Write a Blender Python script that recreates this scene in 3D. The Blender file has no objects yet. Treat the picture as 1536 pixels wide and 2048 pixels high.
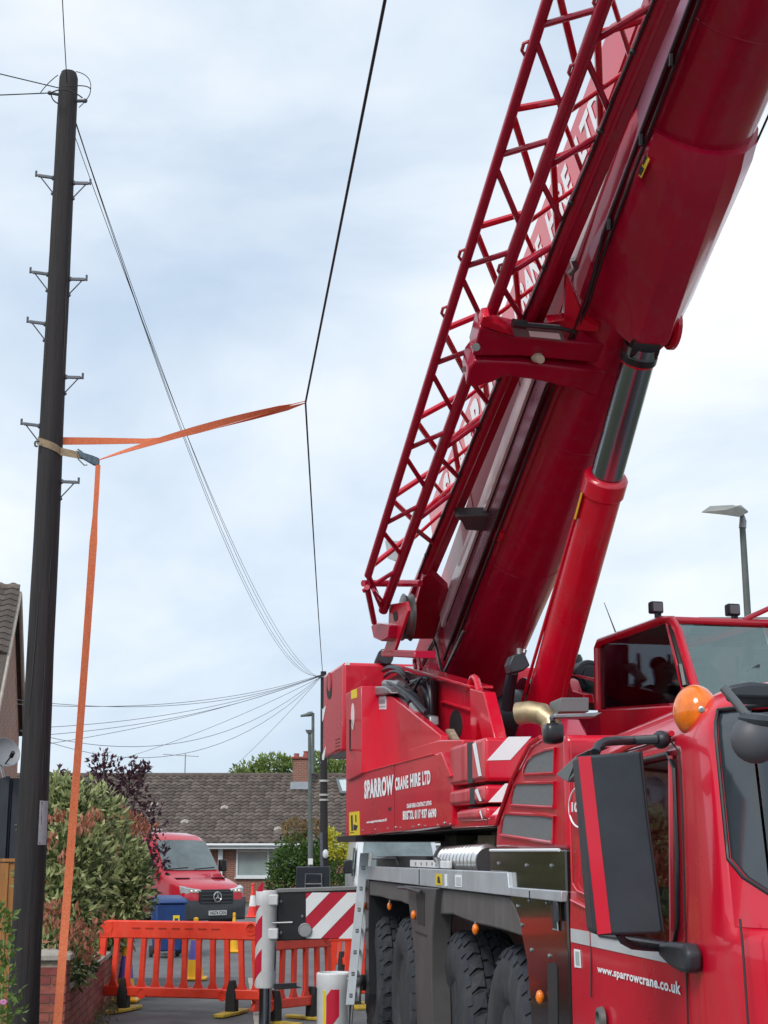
import bpy, bmesh, math, random
from mathutils import Vector as Vec, Matrix, noise as mnoise
random.seed(7)
SC = bpy.context.scene
COL = SC.collection
rad = math.radians
# ------------------------------------------------------------------ camera
FPX, TH, EYE = 3000.0, rad(12.92), 1.8
cam = bpy.data.cameras.new('camera'); camo = bpy.data.objects.new('camera', cam); COL.objects.link(camo)
cam.sensor_fit = 'VERTICAL'; cam.sensor_height = 36; cam.lens = FPX/2048*36
cam.clip_start = 0.05; cam.clip_end = 3000
camo.location = (0, 0, EYE); camo.rotation_euler = (rad(90)+TH, 0, 0)
SC.camera = camo
# ------------------------------------------------------------------ sky and sun (overcast)
SUN_EL, SUN_AZ = rad(42), rad(-150)      # behind the photographer's left shoulder, veiled
W = bpy.data.worlds.new('World'); SC.world = W; W.use_nodes = True
nt = W.node_tree; nt.nodes.clear(); N = nt.nodes.new; K = nt.links.new
out = N('ShaderNodeOutputWorld'); sky = N('ShaderNodeTexSky'); sky.sky_type = 'NISHITA'
sky.sun_disc = False; sky.sun_elevation = SUN_EL; sky.sun_rotation = SUN_AZ
bg = N('ShaderNodeBackground'); bg.inputs[1].default_value = 0.085; K(sky.outputs[0], bg.inputs[0])
tc = N('ShaderNodeTexCoord'); mp = N('ShaderNodeMapping'); K(tc.outputs['Generated'], mp.inputs[0])
mp.inputs['Scale'].default_value = (1.0, 1.0, 2.3); mp.inputs['Location'].default_value = (3.1, 0.4, 1.2)
n1 = N('ShaderNodeTexNoise'); n1.inputs['Scale'].default_value = 2.7; n1.inputs['Detail'].default_value = 7; n1.inputs['Roughness'].default_value = .52; n1.inputs['Distortion'].default_value = .35
n2 = N('ShaderNodeTexNoise'); n2.inputs['Scale'].default_value = 1.5; n2.inputs['Detail'].default_value = 3
K(mp.outputs[0], n1.inputs['Vector']); K(mp.outputs[0], n2.inputs['Vector'])
ad = N('ShaderNodeMath'); ad.operation = 'MULTIPLY_ADD'; ad.inputs[1].default_value = .55; K(n2.outputs[0], ad.inputs[0]); K(n1.outputs[0], ad.inputs[2])
rp = N('ShaderNodeValToRGB'); e = rp.color_ramp.elements
e[0].position = .60; e[0].color = (.50, .615, .76, 1); e[1].position = .95; e[1].color = (.93, .95, .965, 1)
m1 = rp.color_ramp.elements.new(.76); m1.color = (.69, .775, .865, 1)
K(ad.outputs[0], rp.inputs[0])
bc = N('ShaderNodeBackground'); bc.inputs[1].default_value = 0.80; K(rp.outputs[0], bc.inputs[0])
mx = N('ShaderNodeMixShader'); mx.inputs[0].default_value = .88; K(bg.outputs[0], mx.inputs[1]); K(bc.outputs[0], mx.inputs[2]); K(mx.outputs[0], out.inputs[0])
sl = bpy.data.lights.new('sun', 'SUN'); sl.energy = 1.5; sl.angle = rad(22); sl.color = (1, .96, .9)
so = bpy.data.objects.new('sun', sl); COL.objects.link(so)
sd = Vec((math.sin(SUN_AZ)*math.cos(SUN_EL), math.cos(SUN_AZ)*math.cos(SUN_EL), math.sin(SUN_EL)))
so.rotation_euler = sd.to_track_quat('Z', 'Y').to_euler(); so.location = sd*60
VS = SC.view_settings; VS.view_transform = 'Standard'; VS.look = 'None'; VS.gamma = 1; VS.exposure = 0.60; VS.use_curve_mapping = False
SC.cycles.max_bounces = 8; SC.cycles.transparent_max_bounces = 12
# ------------------------------------------------------------------ places: survey rays and local frames
def ray(px, py):
    x, u = px-768, 1024-py
    return Vec((x, FPX*math.cos(TH)-u*math.sin(TH), u*math.cos(TH)+FPX*math.sin(TH)))
def at(px, py, d):
    r = ray(px, py); p = r*(d/r.y); p.z += EYE; return p
def gz(px, py, z):
    r = ray(px, py); p = r*((z-EYE)/r.z); p.z += EYE; return p
def frame(yaw):
    c, s = math.cos(rad(yaw)), math.sin(rad(yaw))
    fwd = lambda v, a, z: Vec((v*c-a*s, v*s+a*c, z))
    inv = lambda p: Vec((p.x*c+p.y*s, -p.x*s+p.y*c, p.z))
    return fwd, inv
CY, SY, RY = 7.55, 12.37, 5.7
cr, cri = frame(CY)       # crane carrier: v to the right, s away, z up
su, sui = frame(SY)       # slewed superstructure
rd, rdi = frame(RY)       # the street
def onv(inv, px, py, v):
    q = inv(ray(px, py)); q = q*(v/q.x); q.z += EYE; return q
def ons(inv, px, py, s):
    q = inv(ray(px, py)); q = q*(s/q.y); q.z += EYE; return q
def cv(px, py, v): return cr(*onv(cri, px, py, v))
def cs(px, py, s): return cr(*ons(cri, px, py, s))
def sv(px, py, v): return su(*onv(sui, px, py, v))
def ss(px, py, s): return su(*ons(sui, px, py, s))
PH = rad(28.1); S0, Z0 = 13.78, 3.53
def bo(v, a, t):
    ds = a*math.cos(PH)-t*math.sin(PH); dz = a*math.sin(PH)+t*math.cos(PH)
    return su(v, S0-ds, Z0+dz)
def bi(px, py, v):
    q = onv(sui, px, py, v); ds = S0-q.y; dz = q.z-Z0
    return Vec((v, ds*math.cos(PH)+dz*math.sin(PH), -ds*math.sin(PH)+dz*math.cos(PH)))
def bv(px, py, v): return bo(*bi(px, py, v))
def binv(p):
    q = sui(p); ds = S0-q.y; dz = q.z-Z0
    return Vec((q.x, ds*math.cos(PH)+dz*math.sin(PH), -ds*math.sin(PH)+dz*math.cos(PH)))
def btp(px, py, t):
    c = Vec((0, 0, EYE)); a = binv(c); b = binv(c+ray(px, py)); return bo(*(a+(b-a)*((t-a.z)/(b.z-a.z))))
BT_ = bo(0, 0, 1)-bo(0, 0, 0)
def crop(ox, oy, k): return lambda x, y: (ox+x/k, oy+y/k)
c1, c2, c3, c4 = crop(700, 1000, 3.84), crop(780, 700, 3.84), crop(860, 400, 3.657), crop(940, 0, 2.577)
c5, c6, c7, c8, c9 = crop(620, 1280, 4.042), crop(680, 1640, 3.2), crop(1080, 1180, 3.368), crop(1080, 1460, 3.369), crop(880, 1440, 5.907)
ct = crop(700, 1500, 6.982)
XR = Vec(rd(1, 0, 0)); CRv = Vec(cr(1, 0, 0)); SUv = Vec(su(1, 0, 0)); UP = Vec((0, 0, 1))
# ------------------------------------------------------------------ materials
MATS = {}
def mat(name, col, rough=.5, metal=0, coat=0, var=.12, scale=4, bump=0, bscale=60, col2=None, stretch=None, spec=.5, trans=0, grime=0, gcol=(.17, .14, .13)):
    if name in MATS: return MATS[name]
    m = bpy.data.materials.new(name); m.use_nodes = True; t = m.node_tree; b = t.nodes['Principled BSDF']
    tcn = t.nodes.new('ShaderNodeTexCoord'); mpn = t.nodes.new('ShaderNodeMapping'); t.links.new(tcn.outputs['Object'], mpn.inputs[0])
    if stretch: mpn.inputs['Scale'].default_value = stretch
    nz = t.nodes.new('ShaderNodeTexNoise'); nz.inputs['Scale'].default_value = scale; nz.inputs['Detail'].default_value = 6; nz.inputs['Roughness'].default_value = .62
    t.links.new(mpn.outputs[0], nz.inputs['Vector'])
    r = t.nodes.new('ShaderNodeValToRGB'); e = r.color_ramp.elements
    e[0].position, e[1].position = .3, .72
    e[0].color = (*[c*(1-var) for c in col], 1); e[1].color = (*(col2 or [min(1, c*(1+var)) for c in col]), 1)
    t.links.new(nz.outputs[0], r.inputs[0])
    if grime:
        gm = t.nodes.new('ShaderNodeMapping'); gm.inputs['Scale'].default_value = (2.2, 2.2, .5); t.links.new(tcn.outputs['Object'], gm.inputs[0])
        gn = t.nodes.new('ShaderNodeTexNoise'); gn.inputs['Scale'].default_value = 4; gn.inputs['Detail'].default_value = 9; gn.inputs['Roughness'].default_value = .72; t.links.new(gm.outputs[0], gn.inputs['Vector'])
        gr_ = t.nodes.new('ShaderNodeMapRange'); gr_.inputs['From Min'].default_value = .5; gr_.inputs['From Max'].default_value = .78; gr_.inputs['To Max'].default_value = grime; t.links.new(gn.outputs[0], gr_.inputs[0])
        gx = t.nodes.new('ShaderNodeMixRGB'); gx.inputs[2].default_value = (*gcol, 1); t.links.new(gr_.outputs[0], gx.inputs[0]); t.links.new(r.outputs[0], gx.inputs[1]); t.links.new(gx.outputs[0], b.inputs['Base Color'])
    else: t.links.new(r.outputs[0], b.inputs['Base Color'])
    rr = t.nodes.new('ShaderNodeMapRange'); rr.inputs['To Min'].default_value = max(.02, rough*.8); rr.inputs['To Max'].default_value = min(1, rough*1.25)
    t.links.new(nz.outputs[0], rr.inputs[0]); t.links.new(rr.outputs[0], b.inputs['Roughness'])
    b.inputs['Metallic'].default_value = metal; b.inputs['Coat Weight'].default_value = coat; b.inputs['Coat Roughness'].default_value = .06
    b.inputs['Specular IOR Level'].default_value = spec
    if trans: b.inputs['Transmission Weight'].default_value = trans
    if bump:
        bn = t.nodes.new('ShaderNodeTexNoise'); bn.inputs['Scale'].default_value = bscale; bn.inputs['Detail'].default_value = 4
        t.links.new(mpn.outputs[0], bn.inputs['Vector'])
        bb = t.nodes.new('ShaderNodeBump'); bb.inputs['Strength'].default_value = bump; bb.inputs['Distance'].default_value = .01
        t.links.new(bn.outputs[0], bb.inputs['Height']); t.links.new(bb.outputs[0], b.inputs['Normal'])
    MATS[name] = m; return m
def glass(name, tint, refl=(1, 1, 1), fac=.12, rough=.02):
    if name in MATS: return MATS[name]
    m = bpy.data.materials.new(name); m.use_nodes = True; t = m.node_tree; t.nodes.clear()
    o = t.nodes.new('ShaderNodeOutputMaterial'); tr = t.nodes.new('ShaderNodeBsdfTransparent'); tr.inputs[0].default_value = (*tint, 1)
    g = t.nodes.new('ShaderNodeBsdfGlossy'); g.inputs[0].default_value = (*refl, 1); g.inputs['Roughness'].default_value = rough
    lw = t.nodes.new('ShaderNodeLayerWeight'); lw.inputs[0].default_value = .16
    mr = t.nodes.new('ShaderNodeMapRange'); mr.inputs['To Min'].default_value = fac; mr.inputs['To Max'].default_value = .95
    t.links.new(lw.outputs['Fresnel'], mr.inputs[0])
    nz = t.nodes.new('ShaderNodeTexNoise'); nz.inputs['Scale'].default_value = 3
    bp = t.nodes.new('ShaderNodeBump'); bp.inputs['Strength'].default_value = .002; t.links.new(nz.outputs[0], bp.inputs['Height']); t.links.new(bp.outputs[0], g.inputs['Normal'])
    x = t.nodes.new('ShaderNodeMixShader'); t.links.new(mr.outputs[0], x.inputs[0]); t.links.new(tr.outputs[0], x.inputs[1]); t.links.new(g.outputs[0], x.inputs[2]); t.links.new(x.outputs[0], o.inputs[0])
    MATS[name] = m; return m
RED = mat('crane red paint', (.62, .0042, .028), .28, coat=.55, spec=.45, grime=.22, var=.10, scale=1.6, bump=.02, bscale=8)
REDW = mat('weathered red paint', (.50, .02, .035), .5, var=.2, scale=9, col2=(.55, .12, .13), stretch=(1, 1, .12))
REDSHADE = mat('boom red with painted shade', (.40, .003, .034), .29, coat=.45, spec=.3, grime=.25, var=.12, scale=1.2, bump=.02, bscale=6)  # crane red made darker: the boom's shade is put into its colour
BLACK = mat('black steel', (.012, .013, .016), .38, var=.3, coat=.1)
BLKGL = mat('gloss black panel', (.014, .012, .013), .14, coat=.6, var=.25, scale=2)
RUB = mat('tyre rubber', (.030, .033, .040), .78, var=.3, scale=9, bump=.25, bscale=70, grime=.5, gcol=(.13, .12, .11))
RUBD = mat('tread rubber', (.026, .030, .040), .85, var=.3, scale=12, bump=.3, bscale=60, grime=.45, gcol=(.12, .115, .11))
PLAST = mat('grey guard plastic', (.10, .095, .095), .55, var=.2, scale=5, grime=.5, gcol=(.22, .20, .18))
DPLAST = mat('dark moulded plastic', (.030, .036, .045), .45, var=.2, scale=6, bump=.08, bscale=220)
SILV = mat('satin aluminium', (.50, .54, .58), .42, metal=.35, var=.12, scale=3, grime=.5, gcol=(.25, .24, .22))
STEEL = mat('worn steel', (.30, .31, .32), .42, metal=.8, var=.25, scale=9)
CHROME = mat('chromed rod', (.30, .33, .37), .2, metal=1, var=.08, scale=2)
BRASS = mat('heat tinted steel', (.45, .33, .19), .4, metal=.7, var=.35, scale=5, col2=(.62, .5, .32))
WHITE = mat('white paint', (.72, .74, .76), .42, var=.08, scale=6, grime=.45, gcol=(.33, .31, .28))
LETTER = mat('white vinyl', (.84, .87, .90), .45, var=.04)
SRED = mat('reflective red', (.52, .008, .035), .35, var=.08)
YEL = mat('yellow sticker', (.75, .56, .02), .45, var=.08)
INK = mat('black ink', (.02, .02, .022), .6, var=.1)
ORNG = mat('amber lens', (.85, .19, .012), .16, var=.22, scale=30, coat=.5)
GRN = mat('green tank enamel', (.012, .13, .10), .35, var=.2)
TIMB = mat('weathered timber', (.30, .24, .17), .8, var=.35, scale=7, stretch=(1, 1, 6), bump=.3, bscale=20)
WG = glass('tinted cab glass', (.26, .36, .40), (.85, .95, 1), .10)
WGD = glass('dark cab side glass', (.86, .90, .91), (.75, .85, .92), .06)
WGL = glass('clear window glass', (.82, .92, .91), (.75, .90, .92), .13)
# ------------------------------------------------------------------ mesh building
XF = {}
def prop(o, label=None, cat=None, group=None, kind=None):
    if label: o['label'] = label
    if cat: o['category'] = cat
    if group: o['group'] = group
    if kind: o['kind'] = kind
    return o
def thing(name, label, cat, loc, rz=0, group=None):
    o = bpy.data.objects.new(name, None); COL.objects.link(o); o.empty_display_size = .2
    o.location = loc; o.rotation_euler = (0, 0, rz)
    XF[o.name] = (Matrix.Translation(loc) @ Matrix.Rotation(rz, 4, 'Z')).inverted()
    return prop(o, label, cat, group)
class G:
    def __init__(s): s.v, s.f = [], []
    def add(s, vs, fs):
        n = len(s.v); s.v += [Vec(p) for p in vs]; s.f += [tuple(i+n for i in f) for f in fs]; return s
    def prism(s, pts, vec):
        n = len(pts); pts = [Vec(p) for p in pts]; vec = Vec(vec)
        return s.add(pts+[p+vec for p in pts], [tuple(range(n)), tuple(range(2*n-1, n-1, -1))]+[(i, (i+1) % n, n+(i+1) % n, n+i) for i in range(n)])
    def box(s, fn, x0, x1, y0, y1, z0, z1):
        p = [fn(x, y, z) for z in (z0, z1) for x, y in ((x0, y0), (x1, y0), (x1, y1), (x0, y1))]
        return s.add(p, [(3, 2, 1, 0), (4, 5, 6, 7), (0, 1, 5, 4), (1, 2, 6, 5), (2, 3, 7, 6), (3, 0, 4, 7)])
    def tube(s, pts, r, n=8, cap=True):
        pts = [Vec(p) for p in pts]; rs = r if isinstance(r, (list, tuple)) else [r]*len(pts)
        rings = []; last = None
        for i, p in enumerate(pts):
            d = (pts[min(i+1, len(pts)-1)]-pts[max(i-1, 0)])
            d = d.normalized() if d.length > 1e-9 else Vec((0, 0, 1))
            if last is None: a = d.orthogonal().normalized()
            else:
                a = last-d*last.dot(d); a = a.normalized() if a.length > 1e-6 else d.orthogonal().normalized()
            last = a; b = d.cross(a)
            rings.append([p+(a*math.cos(2*math.pi*k/n)+b*math.sin(2*math.pi*k/n))*rs[i] for k in range(n)])
        return s.loft(rings, cap)
    def loft(s, rings, cap=True, closed=True):
        n = len(rings[0]); vs = [p for r in rings for p in r]; fs = []
        for i in range(len(rings)-1):
            for k in range(n if closed else n-1):
                fs.append((i*n+k, i*n+(k+1) % n, (i+1)*n+(k+1) % n, (i+1)*n+k))
        if cap: fs += [tuple(range(n-1, -1, -1)), tuple((len(rings)-1)*n+k for k in range(n))]
        return s.add(vs, fs)
    def lathe(s, o, ax, prof, n=24, cap=True):
        o, ax = Vec(o), Vec(ax).normalized(); a = ax.orthogonal().normalized(); b = ax.cross(a)
        return s.loft([[o+ax*h+(a*math.cos(2*math.pi*k/n)+b*math.sin(2*math.pi*k/n))*r for k in range(n)] for r, h in prof], cap)
    def ball(s, o, rx, ry, rz, fn=None, n=14, m=9):
        fn = fn or (lambda x, y, z: Vec((x, y, z))); o = Vec(o)
        rings = [[o+fn(rx*math.sin(t)*math.cos(2*math.pi*k/n), ry*math.sin(t)*math.sin(2*math.pi*k/n), rz*math.cos(t)) for k in range(n)] for t in [math.pi*(i+.02)/(m+.04) for i in range(m+1)]]
        return s.loft(rings)
    def ribbon(s, pts, wid, th=.003):
        rings = []
        for i, (p, w) in enumerate(zip(pts, wid)):
            p, w = Vec(p), Vec(w); d = (Vec(pts[min(i+1, len(pts)-1)])-Vec(pts[max(i-1, 0)])).normalized(); nrm = d.cross(w).normalized()*th
            rings.append([p-w-nrm, p+w-nrm, p+w+nrm, p-w+nrm])
        return s.loft(rings)
    def build(s, name, m, parent=None, bevel=0, smooth=35, origin=None, seg=2, recalc=True):
        me = bpy.data.meshes.new(name)
        if parent is not None: X = XF[parent.name]; vs = [X @ p for p in s.v]
        else:
            origin = Vec(origin) if origin is not None else Vec((0, 0, 0)); vs = [p-origin for p in s.v]
        me.from_pydata(vs, [], s.f)
        if recalc:
            b = bmesh.new(); b.from_mesh(me); bmesh.ops.recalc_face_normals(b, faces=b.faces); b.to_mesh(me); b.free()
        if smooth:
            me.polygons.foreach_set('use_smooth', [True]*len(me.polygons)); me.set_sharp_from_angle(angle=rad(smooth))
        me.materials.append(m); me.update()
        o = bpy.data.objects.new(name, me); COL.objects.link(o)
        if parent is not None: o.parent = parent; XF[o.name] = XF[parent.name]
        else: o.location = origin; XF[o.name] = Matrix.Translation(origin).inverted()
        if bevel:
            md = o.modifiers.new('bevel', 'BEVEL'); md.width = bevel; md.segments = seg; md.limit_method = 'ANGLE'; md.angle_limit = rad(35); md.harden_normals = False
        return o
def dup(root, loc, rz=None, label=None, group=None, name=None):
    r = root.copy(); COL.objects.link(r); r.location = loc
    if rz is not None: r.rotation_euler = (0, 0, rz)
    if label: r['label'] = label
    if group: r['group'] = group
    def kids(a, b):
        for ch in a.children:
            c = ch.copy(); COL.objects.link(c); c.parent = b; kids(ch, c)
    kids(root, r); return r
def text(name, body, m, parent, quad, off=.012, push=Vec((0, 0, 0)), th=.002):
    """flat lettering stretched over a quad (bottom-left, bottom-right, top-right, top-left)"""
    cu = bpy.data.curves.new(name, 'FONT'); cu.body = body; cu.size = 1; cu.offset = off; cu.resolution_u = 3; cu.space_character = 1.0+off*2.2
    to = bpy.data.objects.new(name, cu); COL.objects.link(to)
    dg = bpy.context.evaluated_depsgraph_get(); dg.update()
    me = bpy.data.meshes.new_from_object(to.evaluated_get(dg)); bpy.data.objects.remove(to); bpy.data.curves.remove(cu)
    xs = [v.co.x for v in me.vertices]; ys = [v.co.y for v in me.vertices]; x0, x1, y0, y1 = min(xs), max(xs), min(ys), max(ys)
    X = XF[parent.name]; a, b, c, d = [Vec(q)+push for q in quad]
    nf = len(me.polygons)
    for v in me.vertices:
        u, w = (v.co.x-x0)/(x1-x0), (v.co.y-y0)/(y1-y0)
        v.co = X @ ((a*(1-u)+b*u)*(1-w)+(d*(1-u)+c*u)*w)
    me.name = name; me.materials.clear(); me.materials.append(m); me.update()
    o = bpy.data.objects.new(name, me); COL.objects.link(o); o.parent = parent; XF[o.name] = X; return o
def arc(p0, p1, p2, n=10):
    p0, p1, p2 = Vec(p0), Vec(p1), Vec(p2)
    return [p0*(1-t)**2+p1*2*t*(1-t)+p2*t*t for t in [i/n for i in range(n+1)]]
def sag(p0, p1, d, n=24):
    p0, p1 = Vec(p0), Vec(p1); return [p0.lerp(p1, t)-Vec((0, 0, 4*d*t*(1-t))) for t in [i/n for i in range(n+1)]]
# ================================================================== the setting
ASPH = mat('worn asphalt', (.135, .14, .145), .9, var=.25, scale=1.3, bump=.5, bscale=220)
FOOT = mat('footway tarmac', (.105, .105, .108), .9, var=.35, scale=2.2, bump=.5, bscale=260)
GRASS = mat('rough grass', (.075, .085, .045), .95, var=.4, scale=3, bump=.8, bscale=90)
CONC = mat('kerb concrete', (.36, .34, .30), .85, var=.3, scale=6, bump=.3, bscale=80)
g = G().add([(-900, -300, -.02), (900, -300, -.02), (900, 1800, -.02), (-900, 1800, -.02)], [(0, 1, 2, 3)])
prop(g.build('ground', GRASS, smooth=0), kind='structure')
g = G().add([rd(.40, -30, 0), rd(8.2, -30, 0), rd(8.2, 57, 0), rd(-40, 57, 0), rd(-40, 22.5, 0), rd(.40, 22.5, 0)], [(0, 1, 2, 3, 4, 5)])
prop(g.build('road', ASPH, smooth=0), kind='structure')
g = G().box(rd, -1.37, .275, -30, 22.4, -.01, .12); fw = prop(g.build('pavement', FOOT, smooth=0), kind='structure')
g = G().box(rd, 8.35, 10.2, -30, 57, -.01, .12); prop(g.build('pavement', FOOT, smooth=0), kind='structure')
kerb = prop(G().box(rd, .28, .38, -30, 22.4, -.015, .06).build('kerb', CONC, smooth=0), kind='structure')
ks = None
for i in range(21):
    s0 = 3.0+i*.915
    if ks is None:
        b_ = G().box(rd, .279, .405, s0, s0+.905, .055, .125); ks = b_.build('kerb_stone', CONC, kerb, bevel=.015); base_s = s0
    else:
        k_ = ks.copy(); COL.objects.link(k_); k_.location = rd(0, s0-base_s, random.uniform(-.002, .002))
# ------------------------------------------------------------------ brick garden wall
BR = [mat('red brick %d' % i, c, .85, var=.3, scale=14, bump=.35, bscale=90) for i, c in enumerate([(.26, .065, .05), (.30, .09, .07), (.22, .055, .05), (.27, .08, .055)])]
MORT = mat('mortar', (.40, .34, .28), .9, var=.2, scale=20, bump=.4, bscale=120)
WV = -1.37
wall = thing('garden_wall', 'low red brick garden wall with square end pillar under the red-tipped shrub', 'wall', rd(WV, 13.7, 0), rad(RY))
PX0, PX1, PS0, PS1, PZ = WV-.345, WV, 13.55, 13.89, .93
WS0, WS1, WZ = PS1, 20.6, .66
G().box(rd, PX0+.012, PX1-.012, PS0+.012, PS1-.012, 0, PZ).build('pillar_core', MORT, wall, smooth=0)
G().box(rd, WV-.2, WV-.022, PS1-.005, WS1, 0, WZ).build('mortar_core', MORT, wall, smooth=0)
cp = G(); q0, q1 = .035, .05
cp.loft([[rd(PX0-q0, PS0-q0, PZ), rd(PX1+q0, PS0-q0, PZ), rd(PX1+q0, PS1+q0, PZ), rd(PX0-q0, PS1+q0, PZ)], [rd(PX0-q0, PS0-q0, PZ+.05), rd(PX1+q0, PS0-q0, PZ+.05), rd(PX1+q0, PS1+q0, PZ+.05), rd(PX0-q0, PS1+q0, PZ+.05)], [rd(PX0+.15, PS0+.15, PZ+.09), rd(PX1-.15, PS0+.15, PZ+.09), rd(PX1-.15, PS1-.15, PZ+.09), rd(PX0+.15, PS1-.15, PZ+.09)]])
cp.build('coping_stone', CONC, wall, bevel=.008)
for i in range(11):
    a0 = WS0+.05+i*.6
    G().box(rd, WV-.24, WV+.01, a0, a0+.592, WZ+.002, WZ+.052).build('coping_stone', CONC, wall, bevel=.01)
BC = [0]; rest = [G() for _ in BR]; bcache = {}
def brick(x0, x1, s0, s1, z0, z1, part=True):
    k = random.randrange(4)
    if part and BC[0] < 300:
        key = (round(x1-x0, 3), round(s1-s0, 3), k)
        if key not in bcache:
            o = G().box(rd, 0, x1-x0, 0, s1-s0, 0, z1-z0).build('brick', BR[k], wall, smooth=0)
            for v in o.data.vertices: v.co -= XF[wall.name] @ Vec((0, 0, 0))
            bcache[key] = o
        else:
            o = bcache[key].copy(); COL.objects.link(o)
        o.location = XF[wall.name] @ rd(x0, s0, z0); BC[0] += 1
    else: rest[k].box(rd, x0, x1, s0, s1, z0, z1)
H, J = .065, .010
for c in range(int(PZ/.075)):
    z0 = .06+c*.075
    if z0+H > PZ: break
    near = z0 > .25; w = .102
    if c % 2:
        brick(PX0, PX0+.215, PS0, PS0+w, z0, z0+H, near); brick(PX0+.225, PX1, PS0, PS0+w, z0, z0+H, near)
        brick(PX1-w, PX1, PS0+w+J, PS1, z0, z0+H, near)
    else:
        brick(PX0, PX0+.11, PS0, PS0+w, z0, z0+H, near); brick(PX0+.12, PX1, PS0, PS0+w, z0, z0+H, near)
        brick(PX1-w, PX1, PS0+w+J, PS1, z0, z0+H, near)
bl = []
for c in range(int(WZ/.075)):
    z0 = .04+c*.075
    if z0+H > WZ+.004: break
    s = WS0+.004-(c % 2)*.1125
    while s < WS1-.05:
        a, b_ = max(s, WS0+.004), min(s+.215, WS1)
        if b_-a > .03: bl.append((a-z0*4, a, b_, z0))
        s += .225
bl.sort()
for _, a, b_, z0 in bl: brick(WV-.1, WV+random.uniform(-.002, .002), a, b_, z0, z0+H)
for k in range(4):
    if rest[k].v: prop(rest[k].build('brickwork', BR[k], wall, smooth=0), kind='stuff')
# ------------------------------------------------------------------ left: fence, dark shed, semi-detached house
FENCE = mat('orange stained fence board', (.34, .15, .045), .75, var=.35, scale=5, stretch=(6, 6, .7), bump=.25, bscale=30)
fo = at(10, 1850, 15.6); fo.z = 0
fence = thing('timber_fence', 'orange-brown close board garden fence behind the near telegraph pole', 'fence', fo)
for i in range(16):
    x = fo.x-1.75+i*.128+.34; top = 1.735+random.uniform(-.006, .006)
    G().box(lambda a, b, c: Vec((a, b, c)), x, x+.136, fo.y+(.012 if i % 2 else 0), fo.y+.02+(.012 if i % 2 else 0), .05, top).build('board', FENCE, fence, bevel=.003)
G().box(lambda a, b, c: Vec((a, b, c)), fo.x-1.42, fo.x+.75, fo.y-.012, fo.y+.045, 1.742, 1.775).build('rail', FENCE, fence, bevel=.004)
SHED = mat('navy black shed boards', (.014, .02, .032), .5, var=.35, scale=6, stretch=(1, 1, .5))
sh0 = at(30, 1700, 18.5); sh0.z = 0
shed = thing('garden_shed', 'dark navy shed side with vertical battens behind the orange fence', 'shed', sh0)
ztop = at(30, 1556, 18.5).z
for i in range(11):
    x1 = sh0.x+.52-i*.2
    G().box(lambda a, b, c: Vec((a, b, c)), x1-.192, x1, sh0.y, sh0.y+.05, 0, ztop-(.03 if i == 0 else 0)).build('board', SHED, shed, bevel=.004)
G().box(lambda a, b, c: Vec((a, b, c)), sh0.x-1.7, sh0.x+.50, sh0.y+.052, sh0.y+2.2, 0, ztop-.05).build('wall', SHED, shed)
G().box(lambda a, b, c: Vec((a, b, c)), sh0.x-.2, sh0.x-.1, sh0.y-.05, sh0.y-.003, 0, ztop+.02).build('corner_post', SHED, shed, bevel=.005)
G().box(lambda a, b, c: Vec((a, b, c)), sh0.x-.42, sh0.x-.36, sh0.y-.06, sh0.y-.003, .1, ztop+.3).build('downpipe', BLACK, shed, bevel=.01)
def brickmat(name, c1_, c2_, mo, sc, offs=(0, 0, 0)):
    m = bpy.data.materials.new(name); m.use_nodes = True; t = m.node_tree; b = t.nodes['Principled BSDF']
    tcn = t.nodes.new('ShaderNodeTexCoord'); mpn = t.nodes.new('ShaderNodeMapping'); mpn.inputs['Rotation'].default_value = offs
    bt = t.nodes.new('ShaderNodeTexBrick'); bt.inputs['Scale'].default_value = sc; bt.inputs['Color1'].default_value = (*c1_, 1); bt.inputs['Color2'].default_value = (*c2_, 1); bt.inputs['Mortar'].default_value = (*mo, 1)
    bt.inputs['Mortar Size'].default_value = .012; bt.inputs['Brick Width'].default_value = .225; bt.inputs['Row Height'].default_value = .075
    t.links.new(tcn.outputs['Object'], mpn.inputs[0]); t.links.new(mpn.outputs[0], bt.inputs['Vector'])
    nz = t.nodes.new('ShaderNodeTexNoise'); nz.inputs['Scale'].default_value = 1.4; nz.inputs['Detail'].default_value = 6
    mxn = t.nodes.new('ShaderNodeMixRGB'); mxn.blend_type = 'MULTIPLY'; mxn.inputs[0].default_value = .5
    t.links.new(bt.outputs[0], mxn.inputs[1]); t.links.new(nz.outputs[0], mxn.inputs[2]); t.links.new(mxn.outputs[0], b.inputs['Base Color']); b.inputs['Roughness'].default_value = .9
    return m
BWX = brickmat('house brick facing street', (.34, .11, .075), (.26, .085, .06), (.34, .27, .22), 1, (rad(90), 0, 0))
BWY = brickmat('house brick gable', (.46, .21, .14), (.38, .16, .11), (.42, .33, .27), 1, (rad(90), 0, rad(90)))
TILES = [mat('concrete roof tile %d' % i, c, .9, var=.4, scale=5, bump=.3, bscale=30) for i, c in enumerate([(.100, .078, .066), (.078, .062, .053), (.128, .102, .087)])]
UPVC = mat('white upvc', (.62, .65, .68), .4, var=.06)
STONEV = mat('verge mortar', (.42, .36, .30), .85, var=.2)
ra, rf_, rb = at(28, 1192, 34), at(0, 1332, 31), at(38, 1480, 37.6)
house = thing('gable_house', 'brick gable-ended house with grey tiled roof behind the near telegraph pole', 'house', (ra.x, ra.y, 0))
sl_ = (rf_-ra); fe = ra+sl_*1.75
gl = Vec((-9, -1.6, 0))
G().prism([Vec((fe.x, fe.y, 0)), fe, ra, rb, Vec((rb.x, rb.y, 0))], gl).build('wall', BWY, house, smooth=0)
up = Vec((0, 0, .09)); ov = Vec((.12, 0, 0))
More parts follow.
